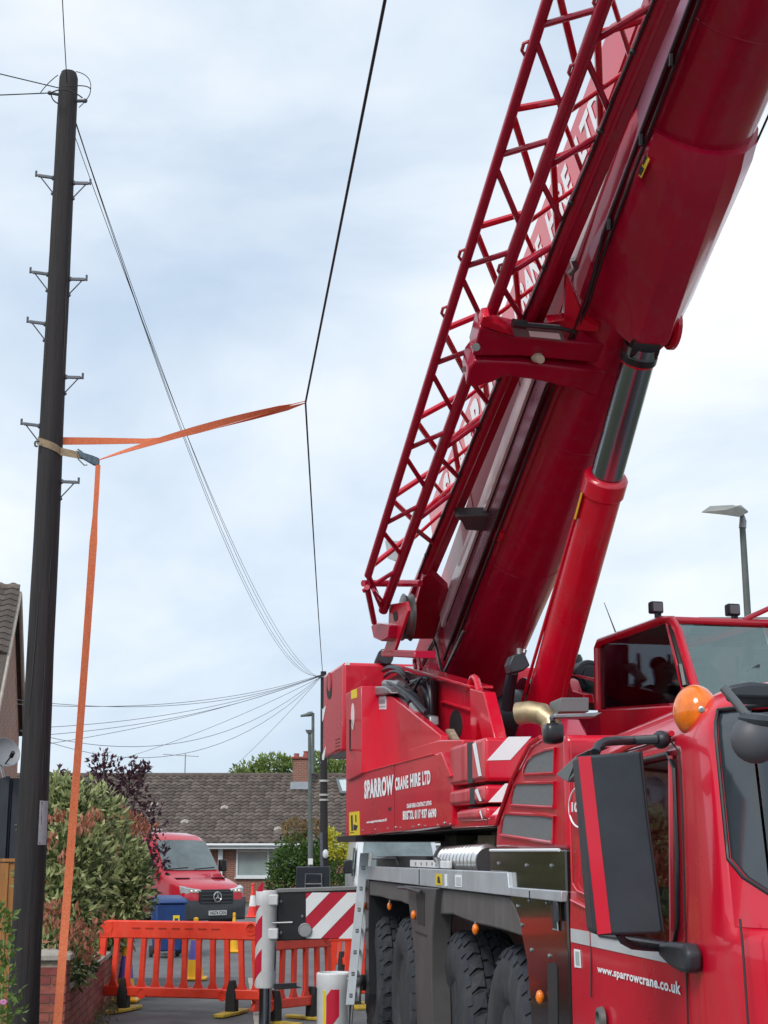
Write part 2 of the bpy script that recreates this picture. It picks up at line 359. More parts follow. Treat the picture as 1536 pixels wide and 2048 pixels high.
def slab(a, b_, name, m):
    G().prism([a+ov+up, b_+ov+up, b_+ov+up+Vec((0, 0, .05)), a+ov+up+Vec((0, 0, .05))], gl).build(name, m, house)
slab(ra, fe, 'roof_slope', TILES[1]); slab(ra, rb, 'roof_slope', TILES[1])
G().tube([fe+ov*1.15+up*.7, ra+ov*1.15+up*.7, rb+ov*1.15+up*.7], .05, 6).build('verge', STONEV, house)
G().tube([ra+up*1.8+ov, ra+up*1.8+gl], .11, 8).build('ridge', TILES[2], house)
dn = (fe-ra).normalized(); lx = gl.normalized(); nn = dn.cross(lx).normalized(); nn = nn if nn.z > 0 else -nn
tile0 = None
for r in range(12):
    for c in range(9):
        p = ra+up+Vec((0, 0, .06))+dn*(.12+r*.30)+lx*(c*.3)+ov
        if tile0 is None:
            gg = G(); prof = [(0, .0), (.06, .012), (.12, .045), (.18, .05), (.24, .02), (.31, .0)]
            gg.loft([[Vec((0, 0, 0))+lx*x+nn*(h+.045) for x, h in prof]+[lx*.31, Vec((0, 0, 0))], [dn*-.36+lx*x+nn*(h+.02) for x, h in prof]+[dn*-.36+lx*.31, dn*-.36]])
            tile0 = gg.build('roof_tile', TILES[0], house, smooth=50)
            for v in tile0.data.vertices: v.co += Vec((house.location))
            tm = [tile0.data]
            for k in (1, 2):
                md = tile0.data.copy(); md.materials[0] = TILES[k]; tm.append(md)
            t_ = tile0
        else:
            t_ = tile0.copy(); COL.objects.link(t_); t_.data = random.choice(tm)
        t_.location = p-Vec(house.location)
dish = thing('satellite_dish', 'grey satellite dish on a bracket beside the dark shed', 'satellite dish', at(8, 1545, 18.2))
dc = at(10, 1505, 18.2); da = Vec((.55, -.7, .35)).normalized()
G().lathe(dc, da, [(.002, -.05), (.12, -.04), (.17, -.01), (.19, .012), (.185, .014), (.165, -.002), (.12, -.03), (.002, -.04)], 24).build('reflector', mat('dish grey', (.22, .23, .25), .5), dish)
G().tube([dc-da*.05, dc-da*.14+Vec((0, .05, -.1)), at(8, 1556, 18.3)], .018, 8).build('bracket', STEEL, dish)
G().tube([dc-UP*.15, dc+da*.22-UP*.12], .01, 6).tube([dc+da*.19-UP*.13, dc+da*.25-UP*.10], .025, 8).build('feed_arm', BLACK, dish)
# ------------------------------------------------------------------ bungalow
ez, rz_ = 2.30, at(500, 1553, 67.5).z
YE, YR, XL, XR_ = 61.6, 67.5, -16.5, 6.5
bung = thing('bungalow', 'brick bungalow with brown tiled roof and chimney across the street end', 'bungalow', (-5, 64, 0))
I = lambda a, b, c: Vec((a, b, c))
G().box(I, XL+.4, XR_-.4, YE+.5, YE+11, 0, ez+.1).build('wall', BWX, bung, smooth=0)
G().prism([Vec((XL, YE, ez)), Vec((XL, YR, rz_)), Vec((XL, YR+6, ez)), Vec((XL, YR+6, ez-.06)), Vec((XL, YR, rz_-.1)), Vec((XL, YE, ez-.06))], Vec((XR_-XL, 0, 0))).build('roof', TILES[1], bung)
roof = [o for o in bung.children if o.name.startswith('roof')][0]
G().tube([Vec((XL, YR, rz_+.03)), Vec((XR_, YR, rz_+.03))], .13, 8).build('ridge', TILES[0], roof)
G().box(I, XL+.1, XR_-.1, YE-.06, YE+.02, ez-.22, ez-.03).build('fascia', UPVC, bung)
G().tube([Vec((XL, YE-.12, ez-.06)), Vec((XR_, YE-.12, ez-.06))], .055, 8).build('gutter', UPVC, bung)
dn = (Vec((0, YE, ez))-Vec((0, YR, rz_))); L = dn.length; dn.normalize(); lx = Vec((1, 0, 0)); nn = Vec((0, -dn.z, dn.y)); nn = nn if nn.z > 0 else -nn
TWd, TH_ = .30, .345
prof = [(0, .0), (.07, .012), (.13, .05), (.19, .05), (.24, .015), (.30, .0)]
def tile_at(gg, p):
    gg.add([p+lx*x+nn*(h+.05) for x, h in prof]+[p-dn*.36+lx*x+nn*(h+.01) for x, h in prof]+[p+lx*.30, p], [(i, i+1, i+7, i+6) for i in range(5)]+[(13, 12, 5, 4, 3, 2, 1, 0)])
tl = []
for r in range(int(L/TH_)+1):
    for c in range(int((XR_-XL)/TWd)):
        p = Vec((XL+c*TWd, YR, rz_))+dn*min(L+.05, (r+1)*TH_)
        x = p.x
        vis = -11.3 < x < -1.9 and not (-1.35 < x < 0.2)
        tl.append((0 if vis else 1, (x+6)**2*.06+(p.z-3.6)**2, p))
tl.sort(key=lambda q: (q[0], q[1]))
gt = G(); tile_at(gt, Vec((0, 0, 0))); tb = gt.build('roof_tile', TILES[0], roof, smooth=50, recalc=False)
for v in tb.data.vertices: v.co += Vec(bung.location)
tms = [tb.data]
for k in (1, 2):
    md = tb.data.copy(); md.materials[0] = TILES[k]; tms.append(md)
gr = [G() for _ in TILES]
md = tb.data.copy(); md.materials[0] = mat('lichened tile', (.36, .33, .29), .9, var=.3, scale=12); tms = tms*22+[md]
for i, (_, _, p) in enumerate(tl):
    j = Vec((0, 0, random.uniform(0, .012)))
    if i < 300:
        o = tb if i == 0 else tb.copy()
        if i: COL.objects.link(o); o.data = random.choice(tms)
        o.location = p+j-Vec(bung.location)
    else: tile_at(random.choice(gr), p+j)
for k in range(3): prop(gr[k].build('roof_tiles', TILES[k], roof, smooth=50, recalc=False), kind='stuff')
# chimney
ch = Vec((at(602, 1530, 66.6).x, 66.6, 0)); cz = at(602, 1519, 66.6).z
G().box(I, ch.x-.33, ch.x+.36, 66.2, 67.0, rz_-1.2, cz).build('chimney', BWX, roof, smooth=0)
G().box(I, ch.x-.40, ch.x+.43, 66.12, 67.08, cz+.002, cz+.10).build('chimney_cap', BR[0], roof, bevel=.02)
for dx, h in ((-.2, .16), (.22, .26)): G().lathe((ch.x+dx, 66.6, cz+.1), UP, [(.13, 0), (.11, h*.8), (.13, h*.85), (.13, h)], 12).build('chimney_pot', BR[1], roof)
G().box(I, ch.x-.42, ch.x+.45, 66.02, 66.19, rz_-.62, rz_-.3).build('lead_flashing', mat('lead', (.30, .34, .38), .6), roof)
G().tube([Vec((ch.x-5.2, YR, rz_-.1)), Vec((ch.x-5.2, YR, rz_+1.0))], .025, 6).tube([Vec((ch.x-6.2, YR, rz_+.98)), Vec((ch.x-4.6, YR, rz_+.88))], .018, 5).build('aerial', STEEL, roof)
for k in range(7): pass
rl = at(672, 1566, 66.7); 
rw = G(); pA, pB = Vec((at(674, 1570, 66.8).x, 0, 0)), None
def onroof(px, py, h):
    r = ray(px, py); n_ = nn; p0 = Vec((0, YR, rz_)); d = (p0-Vec((0, 0, EYE))).dot(n_)/r.dot(n_); return r*d+Vec((0, 0, EYE))+nn*h
q = [onroof(*p, .1) for p in ((672, 1565), (720, 1563), (726, 1593), (680, 1593))]
G().prism(q, nn*.08).build('rooflight_frame', mat('rooflight grey', (.12, .13, .14), .5), roof)
q = [onroof(*p, .185) for p in ((678, 1568), (716, 1566), (721, 1590), (685, 1590))]
G().prism(q, nn*.01).build('rooflight_pane', mat('bright pane', (.45, .55, .58), .1, coat=.5), roof)
def window(root, x0, x1, z0, z1, y, splits, transom=None, nm='window'):
    f = G(); w = .07
    f.box(I, x0, x1, y-.05, y+.05, z0-.02, z0+w).box(I, x0, x1, y-.05, y+.05, z1-w, z1).box(I, x0, x0+w, y-.048, y+.048, z0+w, z1-w).box(I, x1-w, x1, y-.048, y+.048, z0+w, z1-w)
    for t in splits: xx = x0+(x1-x0)*t; f.box(I, xx-.035, xx+.035, y-.045, y+.045, z0+w, z1-w)
    if transom: f.box(I, x0+w, x1-w, y-.046, y+.046, transom-.04, transom+.04)
    fr_ = f.build(nm, UPVC, root)
    ed = [0]+list(splits)+[1]
    for a, b_ in zip(ed, ed[1:]):
        xa, xb = x0+(x1-x0)*a+.04, x0+(x1-x0)*b_-.04
        for za, zb in (((z0+.04, z1-.04),) if not transom else ((z0+.04, transom-.04), (transom+.04, z1-.04))):
            G().box(I, xa, xb, y, y+.01, za, zb).build('pane', mat('sky lit pane', (.22, .30, .30), .06, coat=.8, var=.15, scale=.8, col2=(.32, .40, .40)), fr_)
    G().box(I, x0-.05, x1+.05, y-.10, y-.02, z0-.07, z0-.022).build('sill', UPVC, fr_)
wx0, wx1 = at(472, 1720, 62).x, at(600, 1720, 62).x
window(bung, wx0, wx1, at(500, 1754, 62).z, at(500, 1684, 62).z-.05, YE+.49, (.5,), at(500, 1702, 62).z)
wx0, wx1 = at(395, 1720, 62).x, at(452, 1720, 62).x
window(bung, at(150, 1700, 62).x, at(250, 1700, 62).x, .9, 2.1, YE+.49, (.33, .66))
G().box(I, at(437, 1700, 62).x, at(446, 1700, 62).x, YE+.3, YE+.52, 0, 2.1).build('door_frame', UPVC, bung)
# ------------------------------------------------------------------ house on the right, seen through the cab glass
RH = mat('buff render', (.42, .36, .27), .85, var=.2, scale=2)
h2 = thing('rendered_house', 'buff rendered house with low tiled roof behind the crane operator cab', 'house', (10.6, 40, 0))
hz = at(1520, 1238, 33).z
G().box(I, 8.05, 20, 33, 42, 0, hz-.1).build('wall', RH, h2, smooth=0)
G().prism([Vec((7.95, 32.7, hz-.12)), Vec((7.95, 37.5, hz+.75)), Vec((7.95, 42.3, hz-.12)), Vec((7.95, 42.3, hz-.2)), Vec((7.95, 32.7, hz-.2))], Vec((12.6, 0, 0))).build('roof', TILES[2], h2)
window(h2, 8.7, 9.9, hz-2.0, hz-.7, 32.95, (.5,)); window(h2, 8.7, 9.9, .9, 2.1, 32.95, (.5,))
# ================================================================== the mobile crane
crane = thing('mobile_crane', 'red four-axle mobile crane with raised boom and folded lattice jib', 'crane', cr(3.15, 10.5, 0), rad(CY))
V0 = 1.8; VC = 3.15
def P(name, g_, m, par=None, **k): return g_.build(name, m, par or crane, **k)
def mir(v): return 2*VC-v
# ---- chassis
P('chassis', G().box(cr, 2.45, mir(2.45), 6.2, 15.6, .55, 1.5), BLACK, bevel=.02)
P('deck', G().box(cr, 1.9, mir(1.9), 6.95, 15.0, 1.53, 1.66), mat('deck plate', (.05, .052, .055), .6, metal=.3), bevel=.01)
# silver edge strip
side_silver = [c6(165, 295), c6(1070, 335), c6(1078, 430), c6(1415, 455), c6(1415, 525), c6(165, 378)]
P('edge_strip', G().prism([cv(*p, V0-.03) for p in side_silver], CRv*.06), SILV, bevel=.004)
for x in (505, 1210):
    P('strip_joint', G().prism([cv(*c6(x-1.5, 315 if x < 600 else 452), V0-.034), cv(*c6(x+1.5, 315 if x < 600 else 452), V0-.034), cv(*c6(x+1.5, 412 if x < 600 else 500), V0-.034), cv(*c6(x-1.5, 412 if x < 600 else 500), V0-.034)], CRv*.003), INK)
def sticker(q, m, name='sticker', v=V0-.034, par=None, fn=cv, vec=None): return P(name, G().prism([fn(*p, v) for p in q], (vec or CRv)*.002), m, par)
sticker([c6(612, 345), c6(650, 345), c6(652, 420), c6(612, 415)], YEL); sticker([c6(668, 345), c6(684, 345), c6(686, 425), c6(670, 425)], LETTER); sticker([c6(735, 350), c6(778, 352), c6(778, 430), c6(737, 428)], LETTER)
sticker([c6(624, 362), c6(634, 362), c6(640, 405), c6(622, 400)], INK, v=V0-.037); sticker([c6(742, 365), c6(772, 366), c6(772, 418), c6(742, 416)], mat('grey print', (.5, .52, .55), .6), v=V0-.037)
# mudguards
guard = [c6(170, 384), c6(445, 416), c6(448, 548), c6(380, 520), c6(320, 512), c6(260, 492), c6(185, 482)]
P('mudguard', G().prism([cv(*p, V0) for p in guard], CRv*.5), PLAST, bevel=.012)
guard = [c6(612, 436), c6(850, 462), c6(1080, 492), c6(1130, 570), c6(1158, 660), c6(1168, 746), c6(1050, 708), c6(950, 682), c6(860, 662), c6(780, 632), c6(720, 605), c6(596, 606)]
P('mudguard', G().prism([cv(*p, V0) for p in guard], CRv*.5), PLAST, bevel=.012)
post = [c6(400, 418), c6(612, 436), c6(604, 520), c6(585, 760), c6(582, 1000), c6(592, 1400), c6(494, 1400), c6(476, 850), c6(440, 540), c6(440, 460)]
pst = P('step_post', G().prism([cv(*p, V0-.05) for p in post], CRv*.14), mat('dark grey moulding', (.07, .066, .068), .5, var=.2), bevel=.01)
P('step_recess', G().prism([cv(*p, V0-.054) for p in (c6(485, 470), c6(538, 468), c6(540, 680), c6(496, 664))], CRv*.003), INK, pst)
P('step_slot', G().prism([cv(*p, V0-.054) for p in (c6(482, 708), c6(552, 735), c6(552, 748), c6(482, 722))], CRv*.003), INK, pst)
P('step_handle', G().tube([cv(*c6(372, 432), V0-.10), cv(*c6(430, 436), V0-.10), cv(*c6(520, 462), V0-.08)], [.012, .014, .014], 8), BLACK, pst)
P('tail_flap', G().prism([cv(*p, V0-.01) for p in (c6(162, 380), c6(185, 382), c6(182, 700), c6(186, 1120), c6(165, 1100))], CRv*.45), BLACK, bevel=.006)
# gloss black side box behind the cab
bb = [c6(960, 196), c6(1440, 190), c6(1462, 900), c6(1480, 1450), c6(1230, 1450), c6(1218, 1150), c6(1195, 900), c6(1165, 745), c6(1150, 640), c6(1100, 520), c6(1078, 470), c6(1074, 338), c6(962, 330)]
sbx = P('side_box', G().prism([cv(*p, V0-.005) for p in bb], CRv*.55), BLKGL, bevel=.008)
P('box_lip', G().tube([cv(*c6(962, 194), V0-.01), cv(*c6(1402, 192), V0-.01)], .008, 6), LETTER, sbx)
for x, y in ((1015, 278), (1194, 292), (1354, 294), (1088, 414), (1213, 516), (1325, 530), (1138, 552), (1166, 672), (1227, 832), (1342, 870)):
    P('bolt', G().lathe(cv(*c6(x, y), V0-.006), -CRv, [(.011, -.004), (.011, .004), (.006, .009)], 10), STEEL, sbx)
P('box_vent', G().prism([cv(*p, V0-.009) for p in (c6(1328, 920), c6(1370, 910), c6(1388, 940), c6(1394, 1400), c6(1332, 1400))], CRv*.003), INK, sbx)
hd = P('box_latch', G().prism([cv(*p, V0-.012) for p in (c6(1348, 492), c6(1388, 500), c6(1396, 705), c6(1362, 700))], CRv*.006), INK, sbx)
P('latch_pull', G().prism([cv(*p, V0-.03) for p in (c6(1362, 520), c6(1384, 520), c6(1390, 650), c6(1370, 640))], CRv*.015), DPLAST, sbx, bevel=.004)
P('latch_rim', G().tube([cv(*c6(1364, 700), V0-.016), cv(*c6(1396, 706), V0-.016), cv(*c6(1390, 600), V0-.016)], .005, 6), STEEL, sbx)
def amber(p): P('marker_lamp', G().ball(p, .022, .022, .034, n=10, m=6), ORNG)
amber(cv(*c6(1280, 1133), V0-.03)); amber(cv(*c6(867, 700), V0-.01)); amber(cv(*c6(318, 552), V0)); amber(cv(*c6(472, 608), V0-.065)); amber(cv(*c6(158, 550), V0-.02))
for x, y, y2 in ((867, 655, 690), (318, 515, 545)): P('lamp_stalk', G().tube([cv(*c6(x, y), V0), cv(*c6(x, y2), V0-.01)], .006, 6), STEEL)
# corrugated silver tube, light bar, timber packers on deck
ct0, ct1 = cv(*c6(700, 262), 2.0), cv(*c6(955, 262), 2.0)
cg = G(); prof = []
n_ = 18; LL = (ct1-ct0).length
dct = P('flexible_duct', cg.lathe(ct0, ct1-ct0, [(.085, 0), (.085, LL)], 20), mat('duct core', (.10, .10, .105), .4, metal=.6))
for i in range(11): P('duct_ring', G().lathe(ct0, ct1-ct0, [(.085, LL*(i+.2)/11), (.108, LL*(i+.33)/11), (.112, LL*(i+.45)/11), (.108, LL*(i+.57)/11), (.085, LL*(i+.7)/11)], 20, False), mat('bright duct foil', (.62, .63, .64), .25, metal=.8, var=.1), dct)
P('duct_clamp', G().lathe(ct0-(ct1-ct0).normalized()*.02, ct1-ct0, [(.125, 0), (.125, .06), (.11, .065)], 18), BLACK)
P('marker_board', G().prism([cv(*p, 1.85) for p in (c6(448, 255), c6(690, 262), c6(690, 312), c6(448, 300))], CRv*.03), WHITE, bevel=.004)
for x in (480, 515, 550, 585): P('board_mark', G().prism([cv(*c6(x, 270), 1.846), cv(*c6(x+5, 270), 1.846), cv(*c6(x+5, 290), 1.846), cv(*c6(x, 290), 1.846)], CRv*.002), BRASS)
P('deck_fitting', G().tube([cv(*c6(630, 300), 1.84), cv(*c6(630, 262), 1.84), cv(*c6(618, 255), 1.84)], .022, 8), STEEL)
P('grab_rail', G().tube([cv(*c6(145, 250), 1.9), cv(*c6(360, 240), 1.9), cv(*c6(380, 290), 1.9)], .012, 6), STEEL)
P('rear_tray', G().box(cr, 1.95, 4.3, 12.2, 15.3, 1.66, 1.80), mat('tray grey', (.08, .08, .082), .6), bevel=.01)
# ---- wheels
def wheel(s, v_out, flip=1):
    c = cr(v_out, s, .655); ax = CRv*flip
    R = .645; w = .40
    rim = P('wheel', G().lathe(c, ax, [(.04, .05), (.12, .04), (.13, .10), (.24, .13), (.27, .09), (.31, .06), (.325, .03), (.325, w-.03), (.1, w-.03)], 28), mat('wheel red', (.35, .01, .02), .45))
    P('tyre', G().lathe(c, ax, [(.32, .03), (.36, .0), (.46, -.015), (.56, .0), (.60, .02), (.622, .045), (.63, .1), (.632, .2), (.63, .3), (.622, w-.045), (.60, w-.02), (.56, w), (.46, w+.015), (.36, w), (.32, w-.03)], 56), RUB, rim)
    tr = G(); nb = 30; a0 = ax.orthogonal().normalized(); b0 = ax.cross(a0)
    def pt(th_, x, r): return c+ax*x+(a0*math.cos(th_)+b0*math.sin(th_))*r
    for k in range(nb):
        t0 = 2*math.pi*k/nb; d = 2*math.pi/nb
        for col_, (xa, xb, sh, sk) in enumerate(((.028, .118, 0, .25), (.128, .196, .5, -.3), (.204, .272, .5, .3), (.282, .372, 0, -.25))):
            ta, tb_ = t0+d*(sh+.09), t0+d*(sh+.91); xm = (xa+xb)/2
            base = [(ta+sk*d*.5, xa), (ta-abs(sk)*d*.6, xm), (ta-sk*d*.5+0, xb), (tb_-sk*d*.5, xb), (tb_-abs(sk)*d*.6, xm), (tb_+sk*d*.5, xa)]
            rl_ = lambda x: .612 if (x < .05 or x > .35) else .628
            rh_ = lambda x: .628 if (x < .05 or x > .35) else .652
            tr.prism([pt(q[0], q[1], rl_(q[1])) for q in base], Vec((0, 0, 0)))
            n0 = len(tr.v)
            for i in range(6): tr.v[n0-6+i] = pt(base[i][0], base[i][1], rh_(base[i][1]))
        for xs_, xe in ((-.002, .03), (w+.002, w-.03)):
            tr.add([pt(t0+d*.15, xs_, .585), pt(t0+d*.6, xs_, .585), pt(t0+d*.6, xe, .632), pt(t0+d*.15, xe, .632), pt(t0+d*.15, xe, .58), pt(t0+d*.6, xe, .58)], [(0, 1, 2, 3), (0, 3, 4), (1, 5, 2), (4, 5, 1, 0), (3, 2, 5, 4)])
    P('tread', tr, RUBD, rim, smooth=0)
    for k in range(10):
        t = 2*math.pi*k/10
        pass
    nu = G()
    for k in range(10): t = 2*math.pi*k/10; nu.lathe(pt(t, .10, .19), -ax, [(.016, 0), (.016, .03), (.008, .035)], 6)
    P('wheel_nuts', nu, STEEL, rim)
for s_ in (8.78, 10.5, 12.95, 14.9): wheel(s_, 1.86); wheel(s_, mir(1.86), -1)
P('axle', G().tube([cr(2.2, 8.78, .655), cr(mir(2.2), 8.78, .655)], .1, 10), BLACK)
for s_ in (10.5, 12.95, 14.9): P('axle', G().tube([cr(2.2, s_, .655), cr(mir(2.2), s_, .655)], .1, 10), BLACK)
# ---- outriggers
def stripes(par, quad, n, name, w=.5, ph=0):
    """diagonal white stripes, raised 2 mm over a red board; quad given as corner, u-vector, v-vector, normal"""
    o, u, v, nrm = quad
    asp = v.length/u.length
    def clip(poly):
        for a, lim, sg in ((0, 0, 1), (0, 1, -1), (1, 0, 1), (1, 1, -1)):
            res = []
            for i in range(len(poly)):
                p, q = poly[i], poly[(i+1) % len(poly)]; dp, dq = sg*(p[a]-lim), sg*(q[a]-lim)
                if dp >= 0: res.append(p)
                if dp*dq < 0: t = dp/(dp-dq); res.append((p[0]+(q[0]-p[0])*t, p[1]+(q[1]-p[1])*t))
            poly = res
            if not poly: return poly
        return poly
    st = (1+asp)/n
    for i in range(-1, n+1):
        a = (i+ph)*st; b_ = a+st*w
        poly = clip([(a-asp, 0), (b_-asp, 0), (b_, 1), (a, 1)])
        if len(poly) >= 3: P(name, G().prism([o+u*x+v*y+nrm*.0 for x, y in poly], nrm*.002), LETTER, par, smooth=0)
ys = 15.85
fl = lambda px, py, y=ys: at(px, py, y)
beam_pts = [fl(553, 1782), fl(760, 1776), fl(760, 1874), fl(553, 1882)]
ob = P('outrigger_beam', G().prism(beam_pts, Vec((0, .45, 0))), BLACK, bevel=.01)
P('beam_lip', G().prism([fl(550, 1779, ys-.02), fl(760, 1772, ys-.02), fl(760, 1778, ys-.02), fl(550, 1785, ys-.02)], Vec((0, .5, 0))), mat('beam grey', (.2, .2, .2), .6), ob)
sb = P('warning_board', G().prism([fl(612, 1786, ys-.012), fl(735, 1783, ys-.012), fl(735, 1876, ys-.012), fl(612, 1877, ys-.012)], Vec((0, .01, 0))), SRED, ob)
o_ = fl(612, 1877, ys-.0145); stripes(sb, (o_, fl(735, 1877, ys-.0145)-o_, fl(612, 1785, ys-.0145)-o_, Vec((0, -1, 0))), 3, 'stripe', .5, .18)
P('lamp', G().lathe(fl(610, 1860, ys-.02), (0, -1, 0), [(.066, -.01), (.07, .0), (.068, .02), (.06, .024), (.058, .018), (.01, .02)], 24), mat('frosted lamp', (.32, .33, .34), .4), ob)
for px_, py_ in ((562, 1803), (605, 1833), (562, 1866)): P('bolt', G().lathe(fl(px_, py_, ys-.001), (0, -1, 0), [(.017, 0), (.017, .008), (.009, .016)], 12), STEEL, ob)
P('lever', G().tube([fl(545, 1846, ys-.12), fl(585, 1845, ys-.12)], [.009, .013], 8), STEEL, ob)
# far jack
JR = .108
jc = fl(532, 1880, ys-.02); jx, jy = jc.x, jc.y
def jack(x, y, r, z0, z1, name_lbl):
    j = P('outrigger_jack', G().lathe((x, y, z0), UP, [(r*.93, 0), (r, .02), (r, z1-z0-.15), (r*1.04, z1-z0-.14), (r*1.04, z1-z0-.012), (r*.98, z1-z0), (r*.9, z1-z0), (r*.88, z1-z0-.05), (.005, z1-z0-.05)], 32), WHITE)
    P('jack_ram', G().lathe((x, y, .06), UP, [(r*.55, 0), (r*.55, z0+.1)], 20), CHROME, j)
    P('jack_pad', G().lathe((x, y, .004), UP, [(.26, 0), (.26, .04), (.1, .075), (r*.6, .08)], 24), BLACK, j)
    return j
zt, zb = fl(532, 1781, ys).z, fl(532, 1975, ys).z
j1 = jack(jx, jy, JR, zb, zt, '')
def jackstripe(j, x, y, r, z0, h, a0, a1, m=SRED, sl=.0, n=7):
    g_ = G(); ring = []
    for i in range(n+1):
        t = a0+(a1-a0)*i/n; dz = sl*i/n
        ring.append([Vec((x+math.cos(t)*(r+.002), y+math.sin(t)*(r+.002), z0+dz)), Vec((x+math.cos(t)*(r+.002), y+math.sin(t)*(r+.002), z0+h+dz)), Vec((x+math.cos(t)*(r-.01), y+math.sin(t)*(r-.01), z0+h+dz)), Vec((x+math.cos(t)*(r-.01), y+math.sin(t)*(r-.01), z0+dz))])
    P('stripe', g_.loft(ring), m, j)
for k in range(3): jackstripe(j1, jx, jy, JR, zb+.04+k*.33, .21, rad(185), rad(252), SRED, .13)
for py in (1800, 1868):
    q = fl(536, py+11, ys-.13); r_ = fl(556, py-11, ys-.13)
    P('clamp_block', G().box(I, q.x, r_.x, q.y, q.y+.2, q.z, r_.z), WHITE, j1, bevel=.012)
P('tie_rod', G().tube([fl(549, 1815, ys-.05), fl(549, 1860, ys-.05)], .012, 8), STEEL, j1)
P('hose', G().tube(arc(fl(549, 1880, ys-.06), fl(553, 1920, ys-.08), fl(547, 1950, ys-.06)), .007, 6), BLACK, j1)
P('locking_bar', G().prism([fl(548, 1968, ys-.1), fl(593, 1966, ys-.1), fl(593, 1972, ys-.1), fl(605, 1976, ys-.1), fl(548, 1980, ys-.1)], Vec((0, .06, 0))), BLACK, j1)
# near jack
y2 = 15.0; j2c = at(668, 1960, y2); J2R = .166
j2 = jack(j2c.x, j2c.y+.1, J2R, .12, at(668, 1946, y2).z, '')
jackstripe(j2, j2c.x, j2c.y+.1, J2R, .16, .34, rad(245), rad(288), SRED, .16); jackstripe(j2, j2c.x, j2c.y+.1, J2R, .0, .55, rad(232), rad(243), YEL, 0)
b0 = at(702, 1966, y2)
P('hinge', G().box(I, b0.x-.06, b0.x+.02, b0.y-.02, b0.y+.1, b0.z-.05, b0.z+.05).lathe(b0+Vec((.02, .05, .02)), (1, 0, 0), [(.05, 0), (.055, .06), (.04, .09)], 14).tube([b0+Vec((-.02, 0, -.02)), b0+Vec((-.02, .02, -.7))], .012, 6).tube([b0+Vec((.03, 0, -.05)), b0+Vec((.0, .0, -.4)), b0+Vec((-.02, 0, -.7))], .014, 6), STEEL, j2, bevel=.006)
P('support_beam', G().tube([b0+Vec((.1, .05, 0)), b0+Vec((1.6, .5, 0))], .075, 14), BLACK, j2)
# ---- engine housing with three mesh vents
ec = [c9(650, 1545), c9(665, 1230), c9(735, 960), c9(830, 740), c9(890, 600), c9(965, 470), c9(1060, 290), c9(1180, 200), c9(1300, 176), c9(1470, 176), c9(1510, 1545)]
eh = P('engine_housing', G().prism([cv(*p, 1.93) for p in ec], CRv*.75), RED, bevel=.035, seg=3)
MESHG = mat('grey vent mesh', (.17, .18, .19), .6, var=.2, scale=40, bump=.6, bscale=260)
for vq in ([(990, 640), (1340, 622), (1352, 342), (1240, 360), (1110, 410), (1040, 480), (1000, 570)], [(845, 1000), (1335, 1028), (1340, 745), (905, 752), (880, 800), (855, 900)], [(725, 1350), (1320, 1440), (1338, 1150), (1200, 1128), (775, 1108), (750, 1180)]):
    cx_ = sum(p[0] for p in vq)/len(vq); cy_ = sum(p[1] for p in vq)/len(vq)
    vn = P('vent', G().prism([cv(*c9(*p), 1.924) for p in vq], CRv*.02), MESHG, eh)
    pts = [cv(*c9(cx_+(p[0]-cx_)*1.03, cy_+(p[1]-cy_)*1.05), 1.922) for p in vq]; P('vent_rim', G().tube(pts+[pts[0]], .009, 6), RED, vn)
# roof edge moulding of the housing
pts = [cv(*c9(*p), 1.92) for p in ((665, 1230), (835, 735), (968, 465), (1065, 285), (1185, 200))]
P('housing_edge', G().tube(pts, .012, 6), RED, eh)
# exhaust, arm, work lamp on housing
ex0, ex1, ex2 = cv(1034, 1425, 3.3), cv(1075, 1418, 3.2), cv(1112, 1452, 3.0)
P('exhaust_pipe', G().tube([cs(1036, 1427, 8.9), cs(1060, 1424, 8.85), cs(1084, 1428, 8.8), cs(1102, 1444, 8.75), cs(1108, 1490, 8.7)], [.068, .067, .066, .064, .062], 20), BRASS)
P('filter_box', G().prism([cs(*p, 8.6) for p in ((1119, 1398), (1122, 1395), (1178, 1395), (1178, 1424), (1119, 1424))], Vec(cr(0, .25, 0))), mat('dull grey box', (.13, .14, .145), .5), bevel=.015)
P('lamp_arm', G().prism([cs(*p, 7.3) for p in ((1108, 1428), (1205, 1425), (1190, 1434), (1108, 1436))], Vec(cr(0, .08, 0))), STEEL, bevel=.004)
cbx = cv(1106, 1467, 1.80)
lampb = P('work_lamp', G().ball(cbx, .055, .07, .062, cr, 16, 10), mat('black camera shell', (.014, .016, .02), .3, var=.2), smooth=60)
for v in lampb.data.vertices:
    d_ = v.co-(XF[crane.name] @ cbx); m_ = max(abs(d_.x)/.055, abs(d_.y)/.07, abs(d_.z)/.062, 1e-6); r_ = math.sqrt((d_.x/.055)**2+(d_.y/.07)**2+(d_.z/.062)**2)
    v.co = (XF[crane.name] @ cbx)+d_*((r_/m_)**.62 if m_ > 0 else 1)*.86
P('lamp_bracket', G().tube([cv(1106, 1446, 1.80), cv(1104, 1436, 1.84), cv(1112, 1430, 1.95)], .015, 8), BLACK, lampb)
